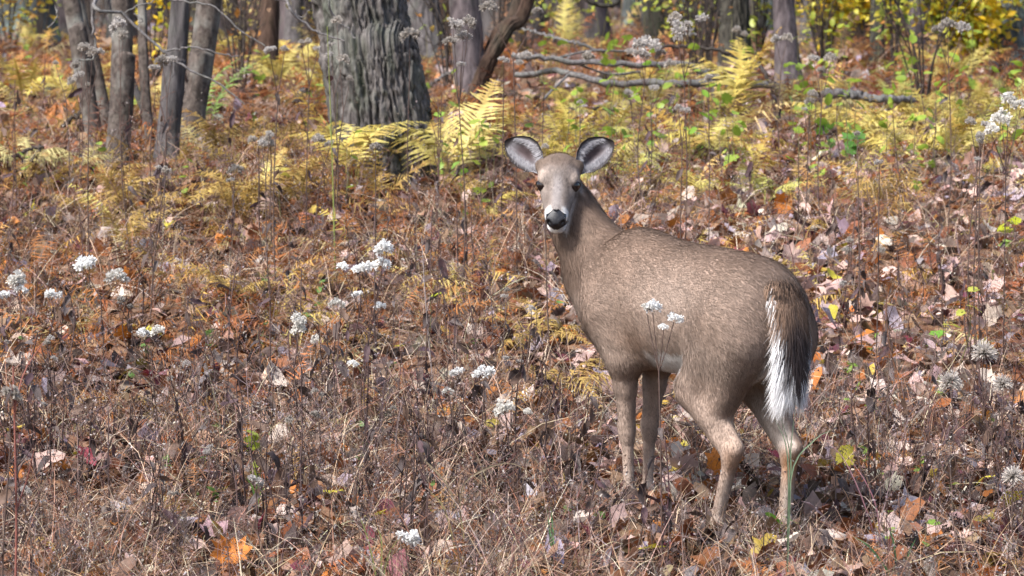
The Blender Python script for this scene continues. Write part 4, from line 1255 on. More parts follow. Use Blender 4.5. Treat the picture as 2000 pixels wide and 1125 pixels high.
grass_tuft(900, 1145, [[(870, 1000, 0), (830, 950, 0)], [(905, 1050, 0), (895, 990, 0)]], 'straw-coloured bent grass blades beside the large white head', (.42, .34, .16), d=11.0, w=.006)
grass_tuft(905, 1050, [[(880, 960, 0), (830, 900, 0), (795, 870, 0)], [(900, 960, 0), (940, 920, 0), (1000, 905, .05), (1060, 940, .05)]], 'long bent straw stems before the doe', (.45, .35, .22), d=11.5, w=.006)
grass_tuft(420, 900, [[(428, 830, 0), (415, 760, 0), (400, 700, 0)]], 'pale straw flower stem arching in the dry grass', (.46, .38, .24), w=.006)
grass_tuft(740, 1160, [[(760, 1080, 0), (790, 1040, 0)], [(720, 1060, 0), (700, 1000, 0)], [(745, 1060, 0), (735, 1030, 0)]], 'thin yellow-green grass below the large white head', (.34, .38, .12), d=10.9, w=.005)
grass_tuft(500, 1030, [[(495, 960, 0), (480, 930, 0)], [(505, 970, 0), (520, 950, 0)], [(500, 960, 0), (503, 920, 0)]], 'short green grass tuft in the near tangle', (.18, .34, .07), w=.007)

# ---- yellow-leaved bushes and bare saplings at the back
lv4 = [leaf_tmpl('oval', 760 + i, 1) for i in range(4)]
def bush(px, py, wid, hgt, nleaf, cols, label, group=None, d=None, seed=0, lsize=.055, name='yellow_bush'):
    rs = np.random.default_rng(5000 + seed)
    if d is None: d = solve_d(px, py)
    b = on_ground(px, py, d)
    o = add(name, None, loc=b); tag(o, label, 'bush', group)
    st, ends = [], []
    for i in range(9):
        e = np.array([rs.uniform(-1, 1) * wid, rs.uniform(-1, 1) * wid * .7, hgt * rs.uniform(.6, 1.1)])
        c = curve_pts(np.array([[0, 0, -.05], e * [.3, .3, .5] + rs.normal(0, .04, 3), e]), 8)
        st.append(sweep(c, np.linspace(.007, .002, 8), 5)); ends.append(c)
        for j in range(4):
            k = c[int(rs.integers(3, 8))]; v = rs.normal(0, .22, 3) * wid + [0, 0, .1 * hgt]
            c2 = np.array([k + v * t for t in np.linspace(0, 1, 4)])
            st.append(sweep(c2, np.linspace(.004, .0015, 4), 4)); ends.append(c2)
    V, F = join(st)
    add('stems', mesh_np('stems', V, F, smooth=True), m_twig_dark, o)
    if nleaf:
        pts = np.concatenate([e[len(e) // 3:] for e in ends])
        p = pts[rs.integers(0, len(pts), nleaf)] + rs.normal(0, .045 * (1 + wid), (nleaf, 3))
        cc = .85 * np.array(cols)[rs.integers(0, len(cols), nleaf)] * rs.uniform(.75, 1.2, nleaf)[:, None]
        V, F, C = batch(lv4, rs.integers(0, 4, nleaf), p, rotm(rs.uniform(0, 6.28, nleaf), rs.normal(.3, .5, nleaf), rs.normal(0, .5, nleaf)), lsize * rs.uniform(.6, 1.3, nleaf), cc)
        add('foliage', mesh_np('foliage', V, F, C), m_green, o)
    return o
YC = [(.68, .54, .03), (.72, .50, .02), (.60, .56, .06), (.46, .48, .06), (.66, .42, .02)]
YG = [(.36, .42, .05), (.48, .48, .06), (.26, .34, .06), (.52, .44, .05)]
bush(1612, 135, .45, 1.5, 1700, YC, 'yellow-leaved bush directly behind the slender purplish trunk', seed=1, lsize=.06)
bush(1690, 120, .70, 1.6, 2400, YC, 'widest yellow bush between the thin dark trunks', seed=2, lsize=.065, d=34)
bush(1745, 142, .35, 1.2, 300, YG, 'loose yellow-green bush beside the thin dark trunk', seed=3, lsize=.06)
bush(1905, 145, .40, .85, 1000, YC, 'bright yellow bush beside the lichen covered trunk', seed=4, lsize=.065)
bush(1850, 150, .30, .85, 260, YG, 'yellow-green bush next to the bright yellow bush', seed=5, lsize=.06)
bush(1300, 135, .40, 1.0, 200, YG, 'sparse yellow-green bush above the fallen branches', seed=6, lsize=.065)
bush(1370, 130, .35, 1.2, 240, YG, 'leafy yellow-green bush beside the dark mossy trunk', seed=7, lsize=.065)
bush(1480, 140, .30, .9, 130, YG, 'thin green bush between mossy and slender trunks', seed=8, lsize=.06)
bush(85, 105, .45, 1.0, 160, YG, 'thin green bush behind the outer leaning clump stem', seed=9, lsize=.065)
bush(20, 120, .45, 1.1, 200, [(.50, .36, .05), (.48, .42, .08), (.40, .22, .04)], 'ochre-leaved bush beside the thin green bush', seed=10, lsize=.07)
bush(615, 110, .35, .9, 120, YG, 'small yellow-green bush behind the great trunk', seed=11, lsize=.06)
bush(455, 140, .40, .8, 150, [(.50, .40, .12), (.42, .36, .14), (.36, .30, .12)], 'cream-leaved low bush behind the stout clump stem', seed=12, lsize=.06)
bush(1075, 105, .45, .8, 140, YG, 'faint green bush beside the upright yellow frond', seed=13, lsize=.06)
bush(300, 170, .30, .9, 140, YC, 'yellow sapling leaves seen between the clump stems', seed=14, lsize=.06)
rs = np.random.default_rng(66)
for i in range(34):
    d = 23 + 28 * rs.random(); x = rs.uniform(-.15, .15) * d
    nl_ = int(rs.integers(0, 60))
    bush(px_of(x, d), 0, rs.uniform(.25, .5), rs.uniform(.7, 1.8), nl_, [(.36, .25, .07), (.30, .34, .06), (.40, .18, .04), (.30, .18, .10)], ('bare' if nl_ < 12 else 'thinly leaved') + ' twiggy shrub ' + near(x, d), 'twiggy background shrubs', d=d, seed=100 + i, name='twiggy_shrub')
# ------------------------------------------------------------------ the deer
TH = math.radians(52)
DF = np.array([-math.cos(TH), math.sin(TH), 0.0])     # the way the body points
DL = np.array([-math.sin(TH), -math.cos(TH), 0.0])    # its left side, towards the camera
DO = np.array([0.573, 11.904, 0.0])
def dw(p):
    p = np.asarray(p, float)
    return DO + p[..., 0:1] * DF + p[..., 1:2] * DL + p[..., 2:3] * np.array([0, 0, 1.0])
def dl(p):
    q = np.asarray(p, float) - DO
    return np.stack([q @ DF, q @ DL, q[..., 2]], -1)

# torso stations: s, top, bottom, half width
ST = np.array([
    (-.392, .625, .560, .020), (-.372, .700, .490, .070), (-.332, .755, .450, .113), (-.26, .792, .455, .134),
    (-.16, .815, .468, .146), (-.06, .825, .452, .153), (.04, .830, .434, .158), (.14, .842, .436, .155),
    (.22, .863, .443, .146), (.29, .872, .447, .124), (.38, .845, .462, .108), (.44, .805, .490, .092),
    (.49, .745, .530, .068), (.53, .680, .580, .025)])

# head frame
_c = P(1091, 358, 12.28)
_hf = np.array([-0.055, -0.70, -0.66]); _hf /= np.linalg.norm(_hf)
_hr = np.cross(np.array([0.02, 0, 1.0]), _hf); _hr /= np.linalg.norm(_hr)
_hu = np.cross(_hf, _hr)
def hw(a, b, c):
    return _c + a * _hf + b * _hr + c * _hu          # head -> world
def hl(a, b, c):
    return dl(hw(a, b, c))
HF, HR, HU = [np.array([v @ DF, v @ DL, v[2]]) for v in (_hf, _hr, _hu)]
HC = dl(_c)

def build_deer_surface():
    h = 0.0053
    lo = np.array([-.44, -.20, -.075]); hi = np.array([.80, .26, 1.13])
    n = np.ceil((hi - lo) / h).astype(int) + 1
    ax = [lo[i] + h * np.arange(n[i]) for i in range(3)]
    D = np.full(n, 0.5, np.float32)
    def region(cmin, cmax, pad):
        i0 = np.maximum(np.floor((cmin - pad - lo) / h).astype(int), 0)
        i1 = np.minimum(np.ceil((cmax + pad - lo) / h).astype(int) + 1, n)
        sl = tuple(slice(a, b) for a, b in zip(i0, i1))
        g = [ax[i][sl[i]] for i in range(3)]
        return sl, g
    def blend(sl, d, k):
        a = D[sl]
        hh = np.clip(0.5 + 0.5 * (a - d) / k, 0, 1)
        D[sl] = (a * (1 - hh) + d * hh - k * hh * (1 - hh)).astype(np.float32)
    # torso
    S, T, Z = np.meshgrid(*ax, indexing='ij', sparse=True)
    s1 = ax[0]
    def ip(c):
        # smooth interpolation of the stations
        v = np.interp(s1, ST[:, 0], ST[:, c])
        k = np.exp(-0.5 * (np.arange(-12, 13) / 4.0) ** 2); k /= k.sum()
        return np.convolve(np.pad(v, 12, mode='edge'), k, 'valid')
    top, bot, wid = ip(1), ip(2), ip(3)
    cz = ((top + bot) / 2)[:, None, None]; hz = ((top - bot) / 2)[:, None, None]; ww = wid[:, None, None]
    q = (Z - cz) / hz
    wshape = ww * (1 - 0.16 * np.clip(q, 0, 1) ** 1.0 - 0.05 * np.clip(-q, 0, 1))
    r = (np.abs(T / wshape) ** 2.15 + np.abs(q) ** 2.15) ** (1 / 2.15)
    d = (r - 1) * np.minimum(ww, hz)
    over = np.maximum(0, np.maximum(ST[0, 0] - S, S - ST[-1, 0]))
    D[:] = np.minimum(np.where(over > 0, np.maximum(d, over), d), 0.5).astype(np.float32)
    def cone(a, b, ra, rb, k=0.03, sc=None, axis=None):
        """round cone a-b; sc<1 flattens it along axis"""
        a = np.asarray(a, float); b = np.asarray(b, float)
        R = max(ra, rb)
        sl, g = region(np.minimum(a, b) - R, np.maximum(a, b) + R, k + 0.02)
        X, Y, Zz = np.meshgrid(*g, indexing='ij')
        p = np.stack([X - a[0], Y - a[1], Zz - a[2]], -1)
        ab = b - a
        if sc is not None:
            ax_ = np.asarray(axis, float); ax_ = ax_ / np.linalg.norm(ax_)
            dd = p @ ax_; p = p + (dd * (1 / sc - 1))[..., None] * ax_
            ab = ab + (ab @ ax_) * (1 / sc - 1) * ax_
        t = np.clip(p @ ab / max(ab @ ab, 1e-9), 0, 1)
        dist = np.linalg.norm(p - t[..., None] * ab, axis=-1) - (ra + (rb - ra) * t)
        if sc is not None: dist *= min(1, sc + 0.15)
        blend(sl, dist, k)
    def ell(c, r, axes=None, k=0.03, sub=False):
        c = np.asarray(c, float); r = np.asarray(r, float)
        R = r.max()
        sl, g = region(c - R, c + R, k + 0.02)
        X, Y, Zz = np.meshgrid(*g, indexing='ij')
        p = np.stack([X - c[0], Y - c[1], Zz - c[2]], -1)
        if axes is not None:
            p = p @ np.asarray(axes).T
        k0 = np.linalg.norm(p / r, axis=-1); k1 = np.linalg.norm(p / r ** 2, axis=-1) + 1e-9
        dist = k0 * (k0 - 1) / k1
        if sub:
            a = D[sl]; nd = -dist
            hh = np.clip(0.5 - 0.5 * (a - nd) / k, 0, 1)
            D[sl] = (a * (1 - hh) + nd * hh + k * hh * (1 - hh)).astype(np.float32)
        else:
            blend(sl, dist, k)
    # shoulders and haunches
    for sd in (1, -1):
        ell((.315, .072 * sd, .66), (.115, .058, .155), k=0.07)
        ell((-.235, .074 * sd, .61), (.130, .062, .150), k=0.09)
    # hind legs: hip, stifle, hock, fetlock, hoof
    for hip, st, hk, fl, hf, sd in (
        ((-.245, .09, .60), (-.100, .100, .400), (-.235, .082, .215), (-.165, .075, .010), (-.140, .075, -.045), 1),
        ((-.255, -.085, .60), (-.15, -.100, .41), (-.318, -.078, .215), (-.300, -.075, .010), (-.280, -.075, -.045), -1)):
        hip, st, hk, fl, hf = [np.array(v) for v in (hip, st, hk, fl, hf)]
        cone(hip, st, .092, .060, k=.07)
        cone(hip + (-.045, 0, -.05), (st + hk) / 2 + (-.02, 0, .02), .085, .042, k=.04)
        cone(st, hk, .062, .027, k=.03)
        cone((st + hk) / 2 + (-.03, 0, .01), hk + (-.032, 0, .020), .028, .017, k=.016)    # tendon to the point of the hock
        cone(hk + (-.010, 0, .012), hk + (.002, 0, -.020), .032, .026, k=.014)
        cone(hk + (-.003, 0, -.01), fl, .0235, .0195, k=.012)
        cone(fl, fl + (-.008, 0, -.004), .026, .021, k=.012)
        cone(fl, hf, .0195, .021, k=.012)
        cone(hf, hf + (.022, 0, -.012), .0215, .013, k=.01)
    # fore legs
    for sh, el, ca, fl, hf in (
        ((.325, .085, .60), (.265, .078, .475), (.282, .055, .245), (.280, .048, .050), (.294, .047, -.005)),
        ((.335, -.085, .60), (.280, -.078, .475), (.305, -.055, .245), (.306, -.048, .055), (.320, -.047, .0))):
        sh, el, ca, fl, hf = [np.array(v) for v in (sh, el, ca, fl, hf)]
        cone(sh, el, .085, .058, k=.05)
        cone(el + (.012, 0, 0), (el + ca) / 2 + (.004, 0, .02), .050, .033, k=.03)
        cone((el + ca) / 2 + (.004, 0, .02), ca, .033, .0250, k=.02)
        cone(ca + (.005, 0, .012), ca + (.001, 0, -.022), .0265, .0235, k=.012)
        cone(ca, fl, .0195, .0165, k=.012)
        cone(fl, fl + (-.008, 0, -.004), .0230, .0185, k=.012)
        cone(fl, hf, .019, .020, k=.012)
        cone(hf, hf + (.022, 0, -.010), .021, .013, k=.01)
    # neck
    N = [((.385, 0, .680), .122), ((.475, .008, .765), .104), ((.545, .018, .840), .083), ((.590, .026, .910), .070), ((.622, .032, .970), .062)]
    for (a, ra), (b, rb) in zip(N[:-1], N[1:]):
        cone(a, b, ra, rb, k=.045)
    cone((.40, 0, .60), (.50, .01, .70), .095, .085, k=.06)
    # head: a forward, b to the side, c up
    AX = np.stack([HF, HR, HU])
    H = lambda a, b, c: HC + a * HF + b * HR + c * HU
    ell(H(-.045, 0, .000), (.072, .058, .053), AX, k=.03)                      # brain case
    ell(H(-.018, 0, .012), (.058, .058, .046), AX, k=.02)                      # brow
    cone(H(.0, 0, -.004), H(.118, 0, -.004), .052, .0335, k=.03)               # face
    cone(H(.08, 0, .003), H(.118, 0, -.002), .036, .031, k=.02)
    ell(H(.143, 0, -.006), (.028, .0350, .028), AX, k=.016)                    # muzzle
    cone(H(-.055, 0, -.050), H(.10, 0, -.046), .046, .028, k=.025)              # jaw
    ell(H(.128, 0, -.054), (.034, .031, .023), AX, k=.012)                     # chin
    for sd in (1, -1):
        ell(H(-.025, sd * .034, -.030), (.048, .022, .040), AX, k=.025)         # cheek
        ell(H(.010, sd * .047, .033), (.026, .016, .009), AX, k=.010)           # brow ridge
        cone(H(.02, sd * .043, .000), H(.10, sd * .026, -.006), .016, .014, k=.015)
        ell(H(.022, sd * .062, .012), (.023, .015, .018), AX, k=.006, sub=True)  # eye socket
        cone(H(-.062, sd * .040, .008), H(-.062, sd * .058, .014), .026, .018, k=.025)  # ear base
        ell(H(.170, sd * .022, .004), (.009, .009, .008), AX, k=.006, sub=True)  # nostril
    # surface nets
    inside = D < 0
    c = [inside[a:n[0] - 1 + a, b:n[1] - 1 + b, e:n[2] - 1 + e] for a in (0, 1) for b in (0, 1) for e in (0, 1)]
    cnt = sum(x.astype(np.int8) for x in c)
    act = (cnt > 0) & (cnt < 8)
    ci = np.argwhere(act)
    idx = -np.ones(act.shape, np.int64); idx[act] = np.arange(len(ci))
    acc = np.zeros((len(ci), 3)); num = np.zeros(len(ci))
    offs = [np.array((a, b, e)) for a in (0, 1) for b in (0, 1) for e in (0, 1)]
    for i in range(8):
        for j in range(i + 1, 8):
            if np.abs(offs[i] - offs[j]).sum() != 1: continue
            pa, pb = ci + offs[i], ci + offs[j]
            va, vb = D[tuple(pa.T)].astype(float), D[tuple(pb.T)].astype(float)
            m = (va < 0) != (vb < 0)
            t = np.where(m, va / np.where(m, va - vb, 1), 0)
            acc += np.where(m[:, None], pa + t[:, None] * (offs[j] - offs[i]), 0)
            num += m
    V = lo + h * acc / num[:, None]
    Fs = []
    for axis in range(3):
        u, v = [(1, 2), (2, 0), (0, 1)][axis]
        sa = [slice(1, n[k] - 1) for k in range(3)]; sa[axis] = slice(0, n[axis] - 1)
        sb = list(sa); sb[axis] = slice(1, n[axis])
        A, B = inside[tuple(sa)], inside[tuple(sb)]
        e = np.argwhere(A != B)
        base = e + np.array([1 if k != axis else 0 for k in range(3)])
        flip = A[tuple(e.T)]
        eu = np.eye(3, dtype=int)[u]; ev = np.eye(3, dtype=int)[v]
        q = [idx[tuple((base - o_).T)] for o_ in (eu + ev, ev, 0 * eu, eu)]
        q = np.stack(q, 1)
        q[~flip] = q[~flip][:, ::-1]
        Fs.append(q[(q >= 0).all(1)])
    F = np.concatenate(Fs)
    # a little Laplacian smoothing
    E = np.concatenate([F[:, [i, (i + 1) % 4]] for i in range(4)])
    for it in range(3):
        a2 = np.zeros_like(V); n2 = np.zeros(len(V))
        np.add.at(a2, E[:, 0], V[E[:, 1]]); np.add.at(n2, E[:, 0], 1)
        V = V + 0.5 * (a2 / np.maximum(n2, 1)[:, None] - V)
    # outward normals
    fn = np.cross(V[F[:, 2]] - V[F[:, 0]], V[F[:, 3]] - V[F[:, 1]])
    VN = np.zeros_like(V)
    for i in range(4):
        np.add.at(VN, F[:, i], fn)
    VN /= np.linalg.norm(VN, axis=1)[:, None] + 1e-12
    if ((V - V.mean(0)) * VN).sum(1).mean() < 0:
        F = F[:, ::-1]; VN = -VN
    return V, F, VN

DV, DFc, DN = build_deer_surface()

def head_coords(p):
    q = p - HC
    return q @ HF, q @ HR, q @ HU
def mixc(c, col, w):
    w = np.clip(w, 0, 1)[:, None]
    return c * (1 - w) + np.asarray(col)[None, :] * w

GREYBROWN = np.array([.228, .168, .133])
def coat(p, nrm):
    """pigment of the coat at a point of the body (deer coordinates)"""
    s, t, z = p.T
    a, b, c = head_coords(p)
    col = np.tile(GREYBROWN, (len(p), 1))
    # back and withers darker and browner, flanks paler
    col = mixc(col, (.130, .087, .064), smoothstep(.66, .84, z) * .72)
    col = mixc(col, (.28, .222, .186), smoothstep(.62, .50, z) * smoothstep(.35, .5, z) * .55)
    pn = fbm(s * 7, t * 7, z * 9, 11, 3)
    col = col * (1 + .16 * pn)[:, None]
    # rump
    col = mixc(col, (.205, .150, .120), smoothstep(-.26, -.36, s) * smoothstep(.5, .6, z) * .6)
    # dark brown shoulder stripe and neck
    neck = smoothstep(.40, .50, s) * smoothstep(.66, .74, z)
    col = mixc(col, (.135, .094, .072), neck * .9)
    col = mixc(col, (.115, .080, .062), np.exp(-(((s - .40 + .55 * (z - .78)) / .030) ** 2)) * smoothstep(.62, .70, z) * smoothstep(.86, .80, z) * .5)   # dark brown line where neck meets shoulder
    col = mixc(col, (.255, .165, .115), np.exp(-(((s - .17) / .07) ** 2 + ((z - .53) / .05) ** 2)) * .6)   # ruddy patch behind the elbow
    col = mixc(col, (.325, .262, .222), np.exp(-(((s + .02) / .16) ** 2 + ((z - .66) / .09) ** 2)) * .5)
    chest = smoothstep(.36, .46, s) * smoothstep(.70, .62, z)
    col = mixc(col, (.265, .212, .178), chest * .6)
    # legs: pinkish tan
    leg = smoothstep(.46, .38, z)
    col = mixc(col, (.285, .215, .175), leg * .8)
    col = col * (1 + (leg * .22 * fbm(s * 14, t * 20, z * 11, 17, 3)))[:, None]
    col = mixc(col, (.36, .30, .26), leg * smoothstep(.1, .8, -nrm[:, 0]) * smoothstep(.18, .05, z) * .7)
    # white belly between the legs, inner thighs
    belly = smoothstep(.515, .492, z + .022 * noise3(s * 22, t * 22, z * 22, 61)) * smoothstep(-.09, -.05, s) * smoothstep(.16, .08, s) * smoothstep(.40, .43, z) * smoothstep(.145, .125, np.abs(t))
    col = mixc(col, (.62, .60, .58), belly * 1.3)
    inner = smoothstep(.50, .42, z) * smoothstep(.15, .25, z) * smoothstep(-.1, -.2, s) * smoothstep(.25, .6, -np.sign(t) * nrm[:, 1])
    col = mixc(col, (.45, .40, .36), inner * .55)
    butt = smoothstep(-.28, -.34, s) * smoothstep(.72, .64, z) * smoothstep(.075, .045, np.abs(t)) * smoothstep(.15, .3, z)
    col = mixc(col, (.60, .58, .56), butt)
    # hock tufts: rusty brown
    hock = np.exp(-(((s + .335) / .035) ** 2 + ((z - .190) / .055) ** 2)) * (t < 0) + .5 * np.exp(-(((s + .26) / .03) ** 2 + ((z - .19) / .045) ** 2)) * (t > 0)
    col = mixc(col, (.26, .13, .06), hock * .9)
    # hooves
    hoof = smoothstep(.0, -.02, z - .05 * (s > 0))
    col = mixc(col, (.035, .03, .028), hoof)
    # ---- head
    hd = smoothstep(.115, .085, np.abs(b)) * smoothstep(-.12, -.09, a) * smoothstep(-.100, -.086, c) * np.where(a > .04, smoothstep(.062, .050, np.abs(b)), 1)
    hd = hd * (a > -.13) * smoothstep(.190, .178, a)
    a0, a1 = HC - .05 * HF - .010 * HU, HC + .145 * HF - .022 * HU
    tt_ = np.clip((p - a0) @ (a1 - a0) / ((a1 - a0) @ (a1 - a0)), 0, 1)
    hd = hd * smoothstep(.078, .064, np.linalg.norm(p - a0 - tt_[:, None] * (a1 - a0), axis=1) - .012 * (1 - tt_))
    hd = hd * np.where((c < -.012) & (a > 0), smoothstep(.012, .0, np.abs(b) - (.056 - .22 * np.clip(a, 0, 1))), 1)
    hd = hd * np.where(a > .02, smoothstep(.012, .0, np.abs(b) - (.062 - .20 * np.clip(a, 0, 1))), 1)
    hc = np.tile(np.array([.180, .150, .134]), (len(p), 1))
    hc = mixc(hc, (.120, .086, .066), smoothstep(.0, -.05, a) * .85)
    hc = mixc(hc, (.215, .20, .20), smoothstep(.022, .006, np.abs(b)) * smoothstep(.0, .04, a) * smoothstep(-.01, .02, c) * .55)   # pale blaze
    hc = mixc(hc, (.36, .295, .25), smoothstep(.042, .027, np.hypot(a - .004, np.hypot(np.abs(b) - .056, c - .014))) * .8)           # ring round the eye
    hc = mixc(hc, (.22, .18, .155), np.exp(-(((a - .05) / .03) ** 2 + ((np.abs(b) - .045) / .02) ** 2)) * .6)
    hc = mixc(hc, (.09, .07, .06), np.exp(-(((a - .095) / .022) ** 2 + ((np.abs(b) - .033) / .014) ** 2)) * .75)
    muz = smoothstep(.122, .134, a + .012 * (c < -.012))
    hc = mixc(hc, (.50, .485, .475), muz * .9 * smoothstep(.010, .024, np.abs(b) + .45 * np.clip(-c, 0, 1)))
    hc = mixc(hc, (.58, .565, .55), smoothstep(.08, .12, a) * smoothstep(-.022, -.032, c))
    hc = mixc(hc, (.45, .39, .35), smoothstep(.0, .06, a) * smoothstep(-.03, -.045, c) * .6 * (a < .12))
    
    hc = mixc(hc, (.07, .06, .055), np.exp(-(((a - .138) / .012) ** 2 + ((np.abs(b) - .037) / .008) ** 2 + ((c + .016) / .010) ** 2)) * .8)  # lip spot
    fn_ = fbm(a * 60, b * 60, c * 60, 23, 3)
    hc = hc * (1 + .16 * fn_)[:, None]
    hc = mixc(hc, (.085, .066, .056), np.exp(-(((a - .045) / .030) ** 2 + ((np.abs(b) - .030) / .006) ** 2)) * .55 * (c > 0))      # dark line below the eye
    hc = mixc(hc, (.115, .082, .064), np.exp(-(((a + .025) / .022) ** 2 + (b / .030) ** 2)) * .6)                                   # dark crown
    hc = mixc(hc, (.27, .215, .18), np.exp(-(((a - .000) / .012) ** 2 + ((np.abs(b) - .034) / .016) ** 2 + ((c - .040) / .014) ** 2)) * .7)  # pale brow
    w = np.clip(hd, 0, 1)[:, None]
    col = col * (1 - w) + hc * w
    return np.clip(col, .01, 1), hd

dcol, dhead = coat(DV, DN)
m_skin = mat_attr('deer_coat', rough=.85, var=.12, vscale=90, spec=.15)
m_fur = mat_attr('deer_fur', rough=.7, var=.05, vscale=30, spec=.2, transl=.3)
deer = add('deer', None, loc=dw(np.array([0, 0, -.05])))
tag(deer, 'grey-brown white-tailed doe standing in the undergrowth, looking back over its shoulder', 'deer')
DB = np.array(deer.location)

# ears are grown into the body mesh
def ear(sd):
    base = hw(-.058, sd * .056, .004)
    tip = base + np.array([sd * .116, .030, .088])
    axis = tip - base; L = np.linalg.norm(axis); axis /= L
    face = np.array([sd * .10, -1.0, .05]); face -= (face @ axis) * axis; face /= np.linalg.norm(face)
    side = np.cross(axis, face)          # across the ear
    if side[2] < 0: side = -side         # side points to the upper edge
    nu, nv = 26, 17
    Vs, Cs = [], []
    us = np.linspace(0, 1, nu); vsn = np.linspace(-1, 1, nv)
    U, W = np.meshgrid(us, vsn, indexing='ij')
    prof = np.interp(U, [0, .08, .2, .4, .6, .78, .9, .97, 1], [.40, .52, .80, 1.0, .98, .76, .48, .22, .06])
    hwid = .050 * prof
    off = (np.abs(W) ** 1.8) * hwid * np.interp(U, [0, .3, 1], [1.15, .70, .25]) - hwid * .35 - .004
    bend = .010 * np.sin(U * math.pi)
    p = base + (U * L)[..., None] * axis + (W * hwid + bend)[..., None] * side + off[..., None] * face
    # pigment inside: white fringe along the edges, dark brownish-pink hollow, black tip and rim
    rim = smoothstep(.74, .92, np.abs(W))
    inn = np.empty(U.shape + (3,)); inn[:] = (.19, .18, .19)
    hol = np.exp(-(((U - .50) / .30) ** 4 + ((W - .02) / .46) ** 4))[..., None]
    inn = inn * (1 - .98 * hol) + np.array([.045, .031, .032]) * .98 * hol
    nz = fbm(U * 5, W * 12, 0 * U, 31 + sd, 3)[..., None]
    inn = inn * (1 + .35 * nz)
    blk = np.clip(rim * smoothstep(.05, .25, U) + smoothstep(.80, .93, U), 0, 1)[..., None]
    inn = inn * (1 - blk) + np.array([.022, .018, .018]) * blk
    outc = np.empty_like(inn); outc[:] = (.17, .12, .09)
    ob = (np.clip(smoothstep(.70, .9, U), 0, 1))[..., None]
    outc = outc * (1 - ob) + np.array([.03, .025, .022]) * ob
    back = p - .0045 * face
    V = np.concatenate([p.reshape(-1, 3), back.reshape(-1, 3)])
    C = np.concatenate([inn.reshape(-1, 3), outc.reshape(-1, 3)])
    I = np.arange(nu * nv).reshape(nu, nv)
    f = np.stack([I[:-1, :-1], I[1:, :-1], I[1:, 1:], I[:-1, 1:]], -1).reshape(-1, 4)
    o = nu * nv
    g = f[:, ::-1] + o
    ring = np.concatenate([I[:, 0], I[-1, 1:], I[::-1, -1][1:]])
    h = np.stack([ring[:-1], ring[1:], ring[1:] + o, ring[:-1] + o], 1)
    return V, np.concatenate([f, g, h]), np.clip(C, .01, 1), dict(p=p, axis=axis, side=side, face=face, U=U, W=W, inn=inn, back=back, outc=outc)

bv, bf, bc = [dw(DV) - DB], [DFc], [dcol]
ears = []
off_ = len(DV)
for sd in (1, -1):
    v, f, c, info = ear(sd)
    bv.append(v - DB); bf.append(f + off_); bc.append(c); off_ += len(v); ears.append(info)
me = mesh_np('deer_body', np.concatenate(bv), np.concatenate(bf), np.concatenate(bc), smooth=True)
add('body', me, m_skin, deer)

# fur: short tapering hairs combed along the coat
def fur_strands(p, n, flow, L, lift, wid, col, jit=.25):
    """two-segment tapered hairs"""
    k = len(p)
    flow = flow + rng.normal(0, jit, (k, 3))
    flow = flow - (flow * n).sum(1)[:, None] * n
    flow /= np.linalg.norm(flow, axis=1)[:, None] + 1e-9
    d1 = flow * np.cos(lift)[:, None] + n * np.sin(lift)[:, None]
    l2 = lift * .25
    d2 = flow * np.cos(l2)[:, None] + n * np.sin(l2)[:, None]
    w = np.cross(n, flow)
    base = p - n * .001
    mid = base + d1 * (L * .5)[:, None]
    tip = mid + d2 * (L * .5)[:, None]
    V = np.stack([base - w * wid[:, None], base + w * wid[:, None], mid + w * wid[:, None] * .8, mid - w * wid[:, None] * .8, tip], 1)
    i = np.arange(k)[:, None] * 5
    C = np.repeat(col[:, None, :], 5, 1)
    C[:, 2:4] *= 1.04; C[:, 4] *= 1.12
    return V.reshape(-1, 3), i + np.array([[3, 2, 1, 0]]), i + np.array([[4, 2, 3]]), C.reshape(-1, 3)

tri = np.concatenate([DFc[:, [0, 1, 2]], DFc[:, [0, 2, 3]]])
A, B, C_ = DV[tri[:, 0]], DV[tri[:, 1]], DV[tri[:, 2]]
area = np.linalg.norm(np.cross(B - A, C_ - A), axis=1) / 2
cen = (A + B + C_) / 3
ha, hb, hcc = head_coords(cen)
is_head = (coat(cen, DN[tri[:, 0]])[1] > .35) & (ha > -.10)
wgt = area * np.where(is_head, 3.0, 1.0)
NF = 170000
pick = rng.choice(len(tri), NF, p=wgt / wgt.sum())
r1, r2 = rng.random(NF), rng.random(NF)
sw = r1 + r2 > 1; r1[sw] = 1 - r1[sw]; r2[sw] = 1 - r2[sw]
fp = A[pick] + r1[:, None] * (B - A)[pick] + r2[:, None] * (C_ - A)[pick]
fnm = DN[tri[pick, 0]] * (1 - r1 - r2)[:, None] + DN[tri[pick, 1]] * r1[:, None] + DN[tri[pick, 2]] * r2[:, None]
fnm /= np.linalg.norm(fnm, axis=1)[:, None]
a, b, c = head_coords(fp)
hdm = is_head[pick]
fcol, _ = coat(fp, fnm)
keep = ~(((a > .146) & (c > -.028) & (np.abs(b) < .032)) & hdm)
keep &= ~((np.hypot(np.hypot(a - .016, np.abs(b) - .056), c - .012) < .0215) & hdm)
keep &= fp[:, 2] > -.02
lowz = smoothstep(.66, .38, fp[:, 2])[:, None]
flow = np.array([[-1.0, 0, -.45]]) * (1 - lowz) + np.array([[-.15, 0, -1.0]]) * lowz
nk = (fp[:, 0] > .42) & (fp[:, 2] > .6)
flow[nk] = (-.65, 0, -1.0)
flow[hdm] = -HF + .15 * HU
sidew = hdm & (np.abs(b) > .03)
flow[sidew] += (np.sign(b[sidew]) * .3)[:, None] * HR
Lh = np.where(hdm, .010, np.interp(fp[:, 2], [.18, .34, .52], [.0095, .012, .022])) * rng.uniform(.7, 1.3, NF)
Lh = np.where(hdm & (a > .08), .0075, Lh)
Lh = np.where((fp[:, 2] < .50) & (fp[:, 2] > .42) & (fp[:, 0] > -.08) & (fp[:, 0] < .2), .026, Lh)
